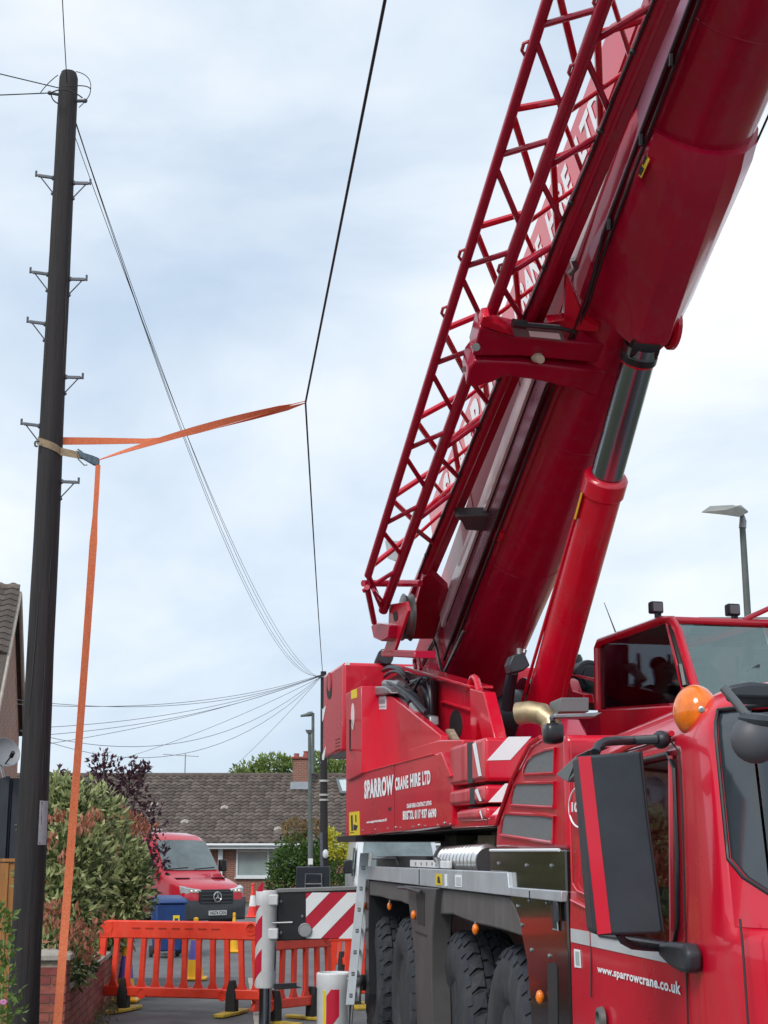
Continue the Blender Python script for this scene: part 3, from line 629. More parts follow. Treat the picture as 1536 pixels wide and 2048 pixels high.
# ---- carrier cab
plan = [(1.80, 7.02), (1.80, 6.85), (1.80, 6.70), (1.80, 6.60), (1.80, 5.48), (1.80, 5.38), (1.80, 5.24), (1.802, 5.12), (1.812, 5.02), (1.828, 4.94), (1.85, 4.87), (1.895, 4.78), (1.95, 4.70), (2.03, 4.63), (2.15, 4.57), (2.4, 4.53), (2.8, 4.51), (3.15, 4.50)]
full = plan+[(mir(v), s) for v, s in plan[-2::-1]]
ZL = [.52, .62, .9, 1.2, 1.42, 1.47, 1.52, 1.58, 1.7, 1.85, 2.0, 2.12, 2.17, 2.21, 2.26, 2.31, 2.36, 2.40, 2.425, 2.44]
INS = {2.26: .005, 2.31: .025, 2.36: .06, 2.40: .12, 2.425: .2, 2.44: .34}
def cabpt(v, s, z):
    w = min(1, max(0, (5.5-s)/.6)); side = 1 if v < VC else -1
    cvv = VC-v; 
    s2 = s+max(0, z-1.5)*.30*w + (max(0, 1.5-z)**1.5)*.0*w
    v2 = v+side*max(0, z-1.5)*.05*min(1, abs(cvv)/1.2)
    i_ = INS.get(z, 0)
    if i_:
        f = min(1, abs(cvv)/1.35)
        v2 += side*i_*f; s2 += i_*w*.9 - (i_*.25 if s > 6.9 else 0)
    zz = z - (.07*max(0, min(1, (s2-5.2)/1.8)) if z > 2.25 else 0)
    return cr(v2, s2, zz)
nc, nr = len(full), len(ZL); gcab = G(); ggl = G(); gdr = G()
vsx = [[cabpt(v, s, z) for v, s in full] for z in ZL]
flat = [p for r in vsx for p in r]
iw0, iw1 = 3, 4            # door window columns
fr0, fr1 = 9, nc-1-9       # windscreen columns
zi = {z: i for i, z in enumerate(ZL)}
cabf, winf, doorf = [], [], []
for r in range(nr-1):
    for c in range(nc-1):
        fc = (r*nc+c, r*nc+c+1, (r+1)*nc+c+1, (r+1)*nc+c)
        z0 = ZL[r]
        if fr0 <= c < fr1 and 1.58 <= z0 < 2.3: winf.append(fc)
        elif (c == iw0 or c == nc-2-iw0) and 1.47 <= z0 < 2.17: doorf.append(fc)
        else: cabf.append(fc)
cabf.append(tuple((nr-1)*nc+c for c in range(nc)))
cabf += [(r*nc, (r+1)*nc, (r+1)*nc+nc-1, r*nc+nc-1) for r in range(nr-1)]
cab = P('driver_cab', G().add(flat, cabf), RED, smooth=40)
md = cab.modifiers.new('thickness', 'SOLIDIFY'); md.thickness = .035; md.offset = -1
def shrink(fs, d): return G().add([p+(cr(VC, 6.0, p.z)-p).normalized()*d for p in flat], fs)
ws = P('windscreen', shrink(winf, .02), WG, cab, smooth=60)
for side in (0, 1): P('door_glass', shrink([f for f in doorf if (f[0] % nc < nc//2) == (side == 0)], .025), WGD, cab)
# black rubber surround of the windscreen and frit band
ring = [cabpt(*full[fr0], z) for z in ZL if 1.58 <= z <= 2.31]
ring2 = [cabpt(*full[c], 1.58) for c in range(fr0, nc-9)]; ring3 = [cabpt(*full[c], 2.31) for c in range(fr0, nc-9)]
fil = []; fg = []
for c in range(fr0, fr0+8):
    t = (c-fr0)/7; zt_ = 1.581+.21*(1-t)**2.2
    def cp_(z):
        v_, s_ = full[c]; INS.pop(z, None); return cabpt(v_, s_, z)
    fil.append(cp_(zt_)); fg.append([cp_(1.572), cp_(zt_)])
fil = fil+[cabpt(*full[c], 1.581) for c in range(fr0+8, nc-9)]
P('corner_fillet', G().loft([[a+(-CRv)*.0015+Vec((0, -.0015, 0)), b+(-CRv)*.0015+Vec((0, -.0015, 0)), b+CRv*.02, a+CRv*.02] for a, b in fg]), RED, cab, smooth=50)
P('frit_band', shrink([f for f in winf if f[0] % nc in (fr0, fr0+1)], .012), mat('black frit', (.035, .045, .055), .12, coat=.6), cab, smooth=60)
P('windscreen_seal', G().tube(ring[:1:-1]+fil, .007, 6).tube(ring3, .007, 6), BLACK, cab)
for o in list(cab.children)[:9]:
    b_ = bmesh.new(); b_.from_mesh(o.data); bmesh.ops.delete(b_, geom=[v for v in b_.verts if not v.link_faces], context='VERTS'); b_.to_mesh(o.data); b_.free()
# door window surround
pts = [cr(1.797+max(0, z-1.5)*.05, s, z) for s, z in ((6.58, 1.50), (6.58, 2.10), (6.5, 2.17), (5.58, 2.18), (5.505, 2.12), (5.46, 1.8), (5.455, 1.56), (5.50, 1.48), (6.5, 1.47), (6.58, 1.5))]
P('window_seal', G().tube(pts, .010, 8), BLACK, cab)
pts = [cr(1.792+max(0, z-1.5)*.05, s, z) for s, z in ((6.66, 1.2), (6.66, 2.13), (6.58, 2.215), (5.56, 2.235), (5.44, 2.18), (5.40, 2.0), (5.37, 1.7), (5.37, 1.2), (5.37, .6))]
P('door_gap', G().tube(pts, .0035, 6), INK, cab)
P('door_divider', G().tube([cr(1.802, 5.535, 1.48), cr(1.832, 5.55, 2.17)], .011, 6), RED, cab)
# drip moulding over door
pts = [cr(1.785+max(0, z-1.5)*.05, s, z) for s, z in ((6.9, 2.14), (6.6, 2.205), (6.0, 2.245), (5.5, 2.25))]
P('drip_rail', G().tube(pts, .012, 6), RED, cab)
P('door_swage', G().tube([cr(1.797, 6.98, 1.60), cr(1.797, 6.72, 1.575), cr(1.797, 6.3, 1.50)], .007, 6), RED, cab)
P('door_swage', G().tube([cr(1.797, 6.95, 2.2), cr(1.797, 6.95, 1.68), cr(1.797, 6.86, 1.645), cr(1.797, 6.7, 1.63)], .006, 6), RED, cab)
# silver stripe (three pieces), sticker, lettering, handle
for a, b_ in ((7.0, 6.68), (6.65, 5.95), (5.95, 5.44)):
    P('side_stripe', G().box(cr, 1.796, 1.799, b_, a, 1.415, 1.475), mat('silver vinyl', (.5, .52, .54), .4), cab, smooth=0)
st_ = sticker([c8(228, 1475), c8(268, 1482), c8(275, 1604), c8(232, 1598)], LETTER, v=1.796, par=cab)
sticker([c8(237, 1490), c8(260, 1494), c8(263, 1585), c8(240, 1580)], mat('green print', (.35, .45, .42), .6), v=1.793, par=cab)
text('lettering', 'www.sparrowcrane.co.uk', LETTER, cab, [cv(*c8(386, 1645), 1.795), cv(*c8(950, 1812), 1.795), cv(*c8(946, 1698), 1.795), cv(*c8(385, 1583), 1.795)], .034)
text('lettering', '100t', LETTER, cab, [cv(1143, 1624, 1.795), cv(1170, 1625, 1.795), cv(1170, 1605, 1.795), cv(1143, 1604, 1.795)], .05)
cx_, cy_ = 1160, 1614; pts = [cv(cx_+22*math.cos(t), cy_+41*math.sin(t), 1.795) for t in [2*math.pi*i/36 for i in range(37)]]
P('badge_ring', G().tube(pts, .0045, 6), LETTER, cab)
hx = cv(1207, 2040, 1.79)
P('door_handle', G().lathe(hx+Vec(cr(-.003, 0, 0)), -CRv, [(.055, 0), (.05, .02), (.036, .024), (.034, .008), (.002, .006)], 20), mat('handle grey', (.10, .10, .10), .45), cab)
P('bonnet_gap', G().tube([cv(1480, 1838, 1.815), cv(1486, 1900, 1.812), cv(1497, 2060, 1.81)], .004, 6), INK, cab)
# corner beacon
bc_ = cv(1390, 1416, 1.885)
dome = lambda o_, rx, ry, rz, t1: G().loft([[o_+Vec(cr(rx*math.sin(t)*math.cos(2*math.pi*k/28), ry*math.sin(t)*math.sin(2*math.pi*k/28), 0))+UP*(rz*math.cos(t)) for k in range(28)] for t in [.04+(t1-.04)*i/12 for i in range(13)]])
bcn = P('corner_beacon', dome(bc_-UP*.012, .080, .104, .098, 2.5), ORNG, cab, smooth=80)
scw = cv(1403, 1419, 1.80)
P('beacon_screw', G().lathe(scw, Vec((-.25, -1, .1)), [(.011, -.01), (.011, .006), (.004, .008), (.002, .003)], 12), STEEL, cab)
# interior
P('seat', G().box(cr, 2.1, 2.6, 5.7, 6.2, .9, 1.35).box(cr, 2.1, 2.6, 6.1, 6.3, 1.3, 2.0), mat('seat cloth', (.03, .032, .036), .9), cab, bevel=.05)
P('dashboard', G().box(cr, 1.95, mir(1.95), 4.75, 5.25, 1.1, 1.50), DPLAST, cab, bevel=.04)
P('steering_wheel', G().tube([cr(2.35+.2*math.cos(t), 5.42+.06*math.sin(t), 1.62+.19*math.sin(t)) for t in [2*math.pi*i/20 for i in range(21)]], .018, 6), BLACK, cab)
P('sun_visor', G().prism([cabpt(*full[11], 2.0)+CRv*.06, cabpt(*full[13], 2.0)+CRv*.12, cabpt(*full[14], 1.85)+CRv*.14, cabpt(*full[11], 1.80)+CRv*.08], Vec((0, .01, 0))), BLACK, cab)
P('inner_pillar', G().tube([cr(2.0, 5.25, 2.22), cr(1.93, 5.05, 1.5)], .022, 6), BLACK, cab)
# wiper arm, convex mirror over the windscreen
fm = at(1510, 1478, 4.62)
fmo = P('front_mirror', G().ball(fm, .075, .06, .075, None, 20, 12), mat('warm grey shell', (.075, .078, .09), .5, var=.15, bump=.05, bscale=200), cab, smooth=80)
P('mirror_cap', G().lathe(fm+Vec((.01, 0, .045)), (.1, -.15, 1), [(.055, 0), (.06, .015), (.045, .03), (.01, .034)], 20), DPLAST, cab)
P('mirror_arm', G().tube([at(1447, 1376, 4.7), at(1470, 1402, 4.68), at(1502, 1442, 4.64)], .014, 10), mat('arm grey', (.09, .10, .11), .4), cab)
P('mirror_base', G().loft([[at(1450, 1392, 4.95), at(1560, 1398, 4.95), at(1560, 1398, 5.2), at(1450, 1392, 5.2)], [at(1449, 1376, 4.93), at(1480, 1364, 4.93), at(1560, 1366, 4.93), at(1560, 1400, 4.93)]]) if False else G().prism([at(1446, 1380, 4.95), at(1462, 1370, 4.95), at(1500, 1363, 4.95), at(1560, 1368, 4.95), at(1560, 1398, 4.95), at(1472, 1396, 4.95), at(1455, 1390, 4.95)], Vec((.05, .22, 0))), DPLAST, cab, bevel=.012)
# ---- big side mirror
SM = 5.2
def ms(px, py, s=SM): return cs(px, py, s)
mb = G(); dv = Vec(cr(.02, .16, 0))
mir_o = P('side_mirror', mb.prism([ms(1156, 1512), ms(1282, 1502), ms(1327, 1862), ms(1318, 1868), ms(1194, 1871), ms(1186, 1862)], dv), DPLAST, cab, bevel=.012, seg=3)
P('mirror_stripe', G().prism([ms(*c8(258, 180), SM-.003), ms(*c8(342, 176), SM-.003), ms(*c8(480, 1368), SM-.003), ms(*c8(388, 1378), SM-.003)], Vec(cr(0, .004, 0))), RED, mir_o)
P('mirror_edge', G().tube([ms(1282, 1502, SM-.004), ms(1296, 1640, SM-.004), ms(1327, 1862, SM-.004)], .005, 6), BLACK, mir_o)
P('mirror_wing', G().prism([cv(*p, 1.46) for p in (c8(105, 300), c8(240, 175), c8(330, 130), c8(385, 115), c8(250, 180), c8(240, 300), c8(185, 352))], CRv*.05), mat('wing grey', (.14, .16, .17), .4), mir_o, bevel=.008)
P('mirror_arm', G().tube([ms(*c8(375, 150), 5.25)]+arc(ms(*c8(390, 130), 5.28), ms(*c8(405, 90), 5.3), ms(*c8(500, 72), 5.35), 6)+[cv(*c8(620, 70), 1.7), cv(*c8(780, 60), 1.76), cv(*c8(840, 60), 1.80)], [.019]*8+[.019, .019, .022, .035][0:3], 10) if False else G().tube([ms(*c8(375, 150), 5.25), ms(*c8(395, 105), 5.27), ms(*c8(440, 78), 5.3), ms(*c8(520, 72), 5.33), cv(*c8(620, 70), 1.68), cv(*c8(780, 62), 1.76), cv(*c8(835, 58), 1.81)], [.017, .017, .017, .017, .017, .018, .03], 10), DPLAST, mir_o)
P('arm_mount', G().ball(cv(*c8(815, 65), 1.79), .035, .05, .035, cr, 12, 8), DPLAST, mir_o, smooth=60)
P('mirror_arm', G().tube([ms(*c8(530, 1370), 5.25), ms(*c8(560, 1420), 5.27), ms(*c8(620, 1452), 5.3), cv(*c8(700, 1462), 1.68), cv(*c8(830, 1470), 1.76)], .014, 10), DPLAST, mir_o)
am = [(790, 1435), (850, 1428), (960, 1440), (985, 1500), (985, 1600), (975, 1640), (930, 1632), (860, 1590), (800, 1530), (786, 1490)]
P('arm_mount', G().prism([cv(*c8(*p), 1.735) for p in am], CRv*.06), DPLAST, mir_o, bevel=.022, seg=3)
# machinery seen in the gap between deck and turntable
P('deck_block', G().box(cr, 2.5, 4.0, 11.9, 13.0, 1.662, 1.95), BLACK, bevel=.02); P('deck_block', G().box(cr, 2.6, 3.9, 9.4, 10.4, 1.662, 1.9), BLACK, bevel=.02)
for k in range(3): P('deck_pipe', G().tube([cr(2.2, 10.2+k*.5, 1.68), cr(2.25, 10.3+k*.5, 1.80+.03*k), cr(2.5, 10.5+k*.5, 1.84)], .03, 8), BLACK)
P('wiper_arm', G().tube([cabpt(*full[15], 1.60)+Vec((0, -.03, 0)), cabpt(*full[13], 1.64)+Vec((0, -.03, 0)), cabpt(*full[12], 1.60)+Vec((-.02, -.02, 0))], .009, 6), BLACK, cab)
for z_ in (1.05,): P('door_hinge', G().box(cr, 1.783, 1.80, 5.35, 5.39, z_, z_+.07), RED, cab, bevel=.006)
for s_ in (5.15, 5.0): pass
P('sill_gap', G().tube([cr(1.797, 7.0, 1.02), cr(1.797, 5.3, 1.02)], .0035, 6), INK, cab)
# ------------------------------------------------------------------ superstructure (slewed a few degrees on the carrier)
SVL = 2.77; sc_ = su(4.1, 11.4, 0)
P('slew_ring', G().lathe(Vec((sc_.x, sc_.y, 1.66)), UP, [(.75, 0), (.8, .05), (.8, .22), (.72, .24), (.72, .38)], 40), BLACK)
P('turntable', G().box(su, 2.95, 5.25, 9.9, 14.25, 1.985, 2.12), BLACK, bevel=.01)
P('turntable_beam', G().box(su, 3.4, 4.8, 10.9, 14.6, 2.122, 2.6), REDSHADE, bevel=.02)
lower = [(692, 1675), (692, 1558), (724, 1546), (868, 1508), (881, 1507), (904, 1553), (904, 1650), (797, 1663)]
plate = P('side_panel', G().prism([sv(*p, SVL) for p in lower], SUv*.12), RED, bevel=.008)
P('panel_trim', G().tube([sv(724, 1546, SVL-.002), sv(868, 1508, SVL-.002)], .008, 6), RED, plate)
pil = P('rear_post', G().prism([sv(*p, SVL-.03) for p in ((692, 1562), (692, 1388), (722, 1372), (724, 1546))], SUv*.2), RED, bevel=.006)
P('post_disc', G().prism([sv(*c5(344+13*math.cos(t), 618+108*math.sin(t)), SVL-.033) for t in [2*math.pi*i/24 for i in range(24)]], SUv*.002), mat('pale sign', (.72, .6, .6), .5), pil)
P('sticker', G().prism([sv(*c5(*p), SVL-.034) for p in ((332, 410), (376, 392), (378, 465), (332, 478))], SUv*.003), YEL, pil)
yl = P('warning_sticker', G().prism([sv(*c5(*p), SVL-.004) for p in ((316, 1394), (396, 1384), (400, 1576), (316, 1580))], SUv*.003), YEL, plate)
for q in ([(330, 1420), (342, 1415), (346, 1540), (334, 1545)], [(352, 1490), (385, 1500), (372, 1540), (350, 1535)], [(322, 1556), (355, 1553), (355, 1558), (322, 1561)], [(365, 1415), (372, 1413), (374, 1470), (366, 1472)]):
    P('sticker_mark', G().prism([sv(*c5(*p), SVL-.007) for p in q], SUv*.002), INK, yl)
upper = [(722, 1394), (783, 1392), (862, 1455), (880, 1470), (880, 1560), (722, 1600)]
P('upper_panel', G().prism([sv(*p, SVL+.14) for p in upper], SUv*.07), RED, bevel=.008)
P('step_box', G().prism([sv(*p, SVL+.125) for p in (c5(785, 975), c5(790, 885), c5(1040, 808), c5(1230, 806), c5(1230, 900), c5(1000, 990))], SUv*.6), RED, bevel=.01)
P('sign_plate', G().prism([sv(*c5(*p), SVL+.136) for p in ((482, 458), (615, 455), (615, 560), (482, 562))], SUv*.003), mat('pale data plate', (.62, .64, .68), .5), plate)
for q in ([(500, 475), (530, 475), (525, 512), (508, 512)], [(555, 482), (605, 480), (605, 512), (555, 514)], [(490, 538), (606, 535), (606, 540), (490, 543)]):
    P('plate_mark', G().prism([sv(*c5(*p), SVL+.133) for p in q], SUv*.002), mat('grey ink', (.2, .22, .26), .6), plate)
t_ = lambda q: [sv(*ct(*p), SVL-.004) for p in q]
text('lettering', 'SPARROW', LETTER, plate, t_([(200, 690), (606, 625), (608, 340), (198, 425)]), .055)
text('lettering', 'CRANE', LETTER, plate, t_([(630, 572), (815, 535), (812, 348), (628, 388)]), .05)
text('lettering', 'HIRE', LETTER, plate, t_([(842, 525), (985, 497), (982, 310), (840, 338)]), .05)
text('lettering', 'LTD', LETTER, plate, t_([(1012, 494), (1122, 475), (1122, 280), (1010, 302)]), .05)
text('lettering', 'BRISTOL', LETTER, plate, t_([(738, 978), (893, 967), (893, 838), (738, 852)]), .05)
text('lettering', '0117', LETTER, plate, t_([(905, 966), (985, 960), (985, 829), (905, 837)]), .05)
text('lettering', '937', LETTER, plate, t_([(1000, 959), (1076, 954), (1076, 820), (1000, 828)]), .05)
text('lettering', '6690', LETTER, plate, t_([(1090, 953), (1205, 945), (1205, 808), (1090, 819)]), .05)
text('lettering', 'CRANE HIRE & CONTRACT LIFTING', LETTER, plate, t_([(792, 815), (1138, 770), (1138, 705), (792, 752)]), .05)
text('lettering', 'www.sparrowcrane.co.uk', LETTER, plate, t_([(230, 1038), (515, 1005), (515, 945), (230, 990)]), .05)
for x, y in ((642, 1082), (965, 1052), (1325, 1022)): P('rivet', G().ball(sv(*ct(x, y), SVL-.002), .012, .012, .012, n=8, m=5), STEEL, plate)
P('panel_hole', G().prism([sv(*ct(*p), SVL-.003) for p in ((535, 805), (568, 800), (568, 845), (535, 850))], SUv*.002), INK, plate)
P('corner_gusset', G().prism([sv(*ct(*p), SVL-.03) for p in ((1225, 40), (1270, 32), (1400, 340), (1400, 380), (1345, 385))], SUv*.1), RED, plate, bevel=.006)
P('rear_sill', G().box(su, SVL-.05, 5.3, 13.6, 14.5, 1.93, 1.984), BLACK)
# main counterweight block at the tail
cwc = ons(sui, 686, 1324, 15.0); vl_ = cwc.x
cw = P('counterweight', G().box(su, vl_, 5.4, 15.0, 16.15, ons(sui, 690, 1503, 15.0).z, cwc.z), RED, bevel=.035, seg=3)
P('counterweight_base', G().box(su, 3.5, 5.3, 14.4, 15.9, 1.99, 2.75), BLACK, bevel=.02)
for q in ([(98, 565), (128, 530), (108, 640), (98, 660)], [(98, 930), (125, 860), (128, 860), (112, 968), (98, 972)]):
    P('white_flash', G().prism([sv(*c5(*p), vl_-.003) for p in q], SUv*.004), LETTER, cw)
P('lift_slot', G().prism([sv(*c5(153+20*math.cos(t), 400+(80 if math.sin(t) > 0 else 140)*math.sin(t)), vl_-.004) for t in [2*math.pi*i/16 for i in range(16)]], SUv*.006), INK, cw)
P('slot_pin', G().prism([sv(*c5(154+13*math.cos(t), 350+(65 if math.sin(t) > 0 else 90)*math.sin(t)), vl_-.008) for t in [2*math.pi*i/16 for i in range(16)]], SUv*.006), REDW, cw)
for k in range(4): P('step_slot', G().prism([sv(*c5(*p), vl_-.004) for p in ((203, 805+28*k), (236, 793+28*k), (236, 800+28*k), (203, 812+28*k))], SUv*.005), mat('slot shade', (.2, .01, .02), .6), cw)
P('sticker', G().prism([ss(*c5(*p), 14.997) for p in ((286, 182), (322, 182), (322, 202), (286, 202))], Vec(su(0, .002, 0))), LETTER, cw)
P('tail_underside', G().prism([sv(*p, vl_+.02) for p in ((650, 1512), (692, 1500), (692, 1512), (655, 1518))], SUv*2), BLACK)
# ballast slabs at the front corner, striped
def slab3(side_x, top, bot, mid_x, corner_x, ctop, cbot, right_x, rtop, rbot, gap=None):
    sc2 = onv(sui, corner_x, ctop, SVL).y
    zt = onv(sui, corner_x, ctop, SVL).z; zb_ = onv(sui, corner_x, cbot, SVL).z; s1 = onv(sui, side_x, top, SVL).y
    o = P('ballast_slab', G().box(su, SVL, 5.2, sc2, s1, zb_, zt), RED, bevel=.025, seg=3)
    sm = onv(sui, mid_x, top, SVL).y; se = onv(sui, mid_x-(10 if gap else 4), top, SVL).y
    P('slab_end', G().box(su, SVL-.012, SVL+.05, se, s1+.01, zb_+.012, zt-.012), REDW, o, bevel=.02)
    if gap: P('slab_gap', G().box(su, SVL-.006, SVL+.02, sm, se, zb_+.002, zt-.01), DPLAST, o)
    P('slab_end', G().box(su, SVL-.012, SVL+.05, sc2+.01, sm, zb_+.012, zt-.012), REDW, o, bevel=.02)
    L_ = sm-sc2; g_ = G().add([su(SVL-.015, sm-L_*.15, zt-.03), su(SVL-.015, sm-L_*.45, zt-.02), su(SVL-.015, sc2+.03, zb_+(zt-zb_)*.12), su(SVL-.015, sm-L_*.62, zb_+(zt-zb_)*.12)], [(0, 1, 2, 3)])
    P('stripe', g_, LETTER, o)
    def fq(pts): return [ss(px, py, sc2-.003) for px, py in pts]
    return o, fq
o, fq = slab3(903, 1503, 1580, 946, 969, 1474, 1562, 1060, 1470, 1560, True)
P('stripe', G().prism(fq([c9(556, 478), c9(832, 470), c9(1080, 195), c9(808, 198)]), Vec(su(0, .002, 0))), LETTER, o)
o, fq = slab3(903, 1588, 1625, 951, 970, 1569, 1606, 1030, 1565, 1600, True)
P('stripe', G().prism(fq([c9(570, 970), c9(760, 968), c9(840, 880), c9(850, 748), c9(770, 750)]), Vec(su(0, .002, 0))), LETTER, o)
o, fq = slab3(917, 1625, 1648, 961, 972, 1613, 1640, 1010, 1610, 1640)
P('stripe', G().prism(fq([c9(570, 1168), c9(690, 1166), c9(760, 1080), c9(770, 1024), c9(705, 1026)]), Vec(su(0, .002, 0))), LETTER, o)
P('ballast_tray', G().box(su, SVL+.02, 5.2, onv(sui, 985, 1640, SVL).y, 10.5, 1.99, 2.06), RED, bevel=.01)
# boom foot frames
foot = [c5(760, 215), c5(1290, 370), c5(1330, 400), c5(1400, 420), c5(1470, 700), c5(1490, 800), c5(1300, 830), c5(1000, 830), c5(985, 690), c5(1005, 500), c5(1025, 320)]
ff = P('boom_foot_frame', G().prism([sv(*p, 3.32) for p in foot], SUv*.06), RED, bevel=.008)
P('frame_opening', G().prism([sv(*c5(1178+52*math.cos(t), 685+122*math.sin(t)), 3.316) for t in [2*math.pi*i/24 for i in range(24)]], SUv*.003), INK, ff)
P('frame_flange', G().prism([sv(*p, 3.26) for p in (c5(760, 212), c5(1290, 366), c5(1290, 390), c5(760, 236))], SUv*.2), RED, ff, bevel=.005)
P('frame_rib', G().prism([sv(*p, 3.29) for p in (c5(1050, 490), c5(1280, 560), c5(1280, 575), c5(1050, 500))], SUv*.04), RED, ff)
P('frame_foot', G().prism([sv(*p, 3.22) for p in (c5(1290, 390), c5(1400, 420), c5(1470, 700), c5(1492, 800), c5(1390, 800), c5(1355, 650), c5(1330, 800), c5(1300, 800))], SUv*.1), RED, ff, bevel=.008)
P('lifting_lug', G().tube([sv(*c5(1285, 395), 3.3)]+arc(sv(*c5(1300, 340), 3.3), sv(*c5(1325, 270), 3.3), sv(*c5(1350, 330), 3.3), 6)+[sv(*c5(1372, 410), 3.3)], .028, 8), RED, ff)
P('lifting_lug', G().tube([sv(*c1(505, 1300), 3.3)]+arc(sv(*c1(495, 1250), 3.3), sv(*c1(505, 1175), 3.3), sv(*c1(530, 1240), 3.3), 6)+[sv(*c1(545, 1300), 3.3)], .02, 8), RED, ff)
P('boom_foot_frame', G().prism([sv(*p, 3.32)+SUv*1.55 for p in foot], SUv*.06), RED)
P('wedge_handle', G().prism([sv(*p, 3.0) for p in (c9(65, 120), c9(90, 105), c9(160, 230), c9(115, 240))], SUv*.05), TIMB)
for k in range(9):
    f_ = k/8; p_ = sv(700+200*f_, 1667-13*f_, SVL-.002); P('panel_bolt', G().lathe(p_+UP*.02, -SUv, [(.008, -.004), (.008, .004), (.004, .006)], 8), STEEL, plate)
for q_ in ((730, 1405), (730, 1540), (850, 1500), (770, 1400)): P('panel_bolt', G().lathe(sv(*q_, SVL+.139), -SUv, [(.012, -.004), (.012, .005), (.006, .008)], 8), STEEL, plate)
P('panel_grab', G().tube([sv(700, 1440, SVL-.03), sv(700, 1440, SVL-.09), sv(700, 1500, SVL-.09), sv(700, 1500, SVL-.03)], .009, 6), BLACK, pil)
P('panel_seam', G().tube([sv(788, 1530, SVL-.001), sv(789, 1662, SVL-.001)], .003, 5), mat('seam shade red', (.2, .005, .015), .6), plate)
# hoses and fittings
random.seed(3)
hoses = [((600, 345), (720, 340), (940, 590), 3.0, .024), ((620, 385), (800, 370), (905, 560), 3.05, .022), ((640, 400), (830, 440), (800, 540), 2.98, .02), ((590, 250), (700, 170), (800, 340), 3.25, .02), ((600, 300), (690, 200), (780, 320), 3.2, .016),
         ((760, 420), (900, 270), (950, 320), 3.15, .018), ((820, 340), (960, 300), (975, 640), 3.2, .022), ((900, 320), (935, 330), (945, 600), 3.22, .018), ((940, 310), (985, 330), (985, 780), 3.2, .02), ((650, 450), (760, 470), (830, 540), 3.0, .022), ((700, 340), (860, 380), (960, 690), 3.1, .024), ((660, 220), (760, 190), (770, 330), 3.3, .014), ((600, 230), (640, 190), (700, 230), 3.3, .012), ((905, 300), (870, 320), (820, 480), 3.1, .014)]
for a, b_, c, v_, r_ in hoses: P('hydraulic_hose', G().tube(arc(sv(*c5(*a), v_), sv(*c5(*b_), v_-.05), sv(*c5(*c), v_), 12), r_, 8), mat('hose rubber', (.014, .018, .026), .45, var=.2))
P('main_hose_loom', G().tube(arc(sv(*c5(560, 390), 3.3), sv(*c5(545, 250), 3.3), sv(*c5(612, 130), 3.3), 10), .085, 12), MATS['hose rubber'])
P('valve_block', G().prism([sv(*c5(*p), SVL+.1) for p in ((440, 400), (470, 378), (590, 372), (640, 400), (650, 430), (560, 448), (450, 446))], SUv*.2), STEEL, bevel=.012)
P('hose_fitting', G().tube([sv(*c5(610, 355), 3.0), sv(*c5(735, 362), 3.0)], .038, 12), STEEL); P('hose_fitting', G().tube([sv(*c5(620, 408), 3.0), sv(*c5(725, 398), 3.0)], .034, 12), STEEL)
P('hose_fitting', G().tube([sv(*c5(830, 530), 2.98), sv(*c5(880, 605), 2.98), sv(*c5(890, 640), 2.98)], [.034, .03, .02], 10), STEEL); P('hose_fitting', G().tube([sv(*c5(780, 545), 2.98), sv(*c5(850, 625), 2.98)], [.034, .024], 10), STEEL)
P('hose_fitting', G().prism([sv(*c5(*p), 3.02) for p in ((890, 600), (965, 615), (970, 690), (925, 690))], SUv*.08), STEEL, bevel=.01)
for k in range(16):
    x, y = random.uniform(590, 900), random.uniform(330, 520)
    P('hose_clip', G().ball(sv(*c5(x, y*.9+40), 3.1+random.random()*.1), .025, .025, .02, n=8, m=5), BLACK)
P('hose_bay_floor', G().prism([sv(*c5(*p), 3.27) for p in ((560, 420), (600, 330), (760, 250), (1000, 330), (985, 800), (700, 800))], SUv*.03), BLACK)
P('winch_drum', G().lathe(su(3.5, 14.2, 3.1), SUv, [(.1, 0), (.42, .0), (.42, .05), (.3, .06), (.3, 1.0), (.42, 1.01), (.42, 1.06), (.1, 1.06)], 28), BLACK)
# ------------------------------------------------------------------ boom
BVC, BR_ = 4.0, .40
def bsec(a, sc=1., top=.88, extra=0):
    r = BR_*sc; cz = .24; pts = []
    for i in range(17):
        t = math.pi+math.pi*i/16; pts.append(bo(BVC+r*math.cos(t), a, cz+(r+extra)*math.sin(t)))
    pts += [bo(BVC+r, a, top-.06), bo(BVC+r-.06, a, top), bo(BVC-r+.06, a, top), bo(BVC-r, a, top-.06)]
    return pts
boom = P('boom', G().loft([bsec(-1.0), bsec(.4), bsec(4.0), bsec(9.2)]), REDSHADE, smooth=40)
P('boom_section', G().loft([bsec(9.2, .93, .82), bsec(15.5, .93, .82)]), REDSHADE, boom, smooth=40)
P('boom_collar_ring', G().loft([bsec(9.0, 1.05, .92), bsec(9.28, 1.05, .92)]), REDSHADE, boom, smooth=40)
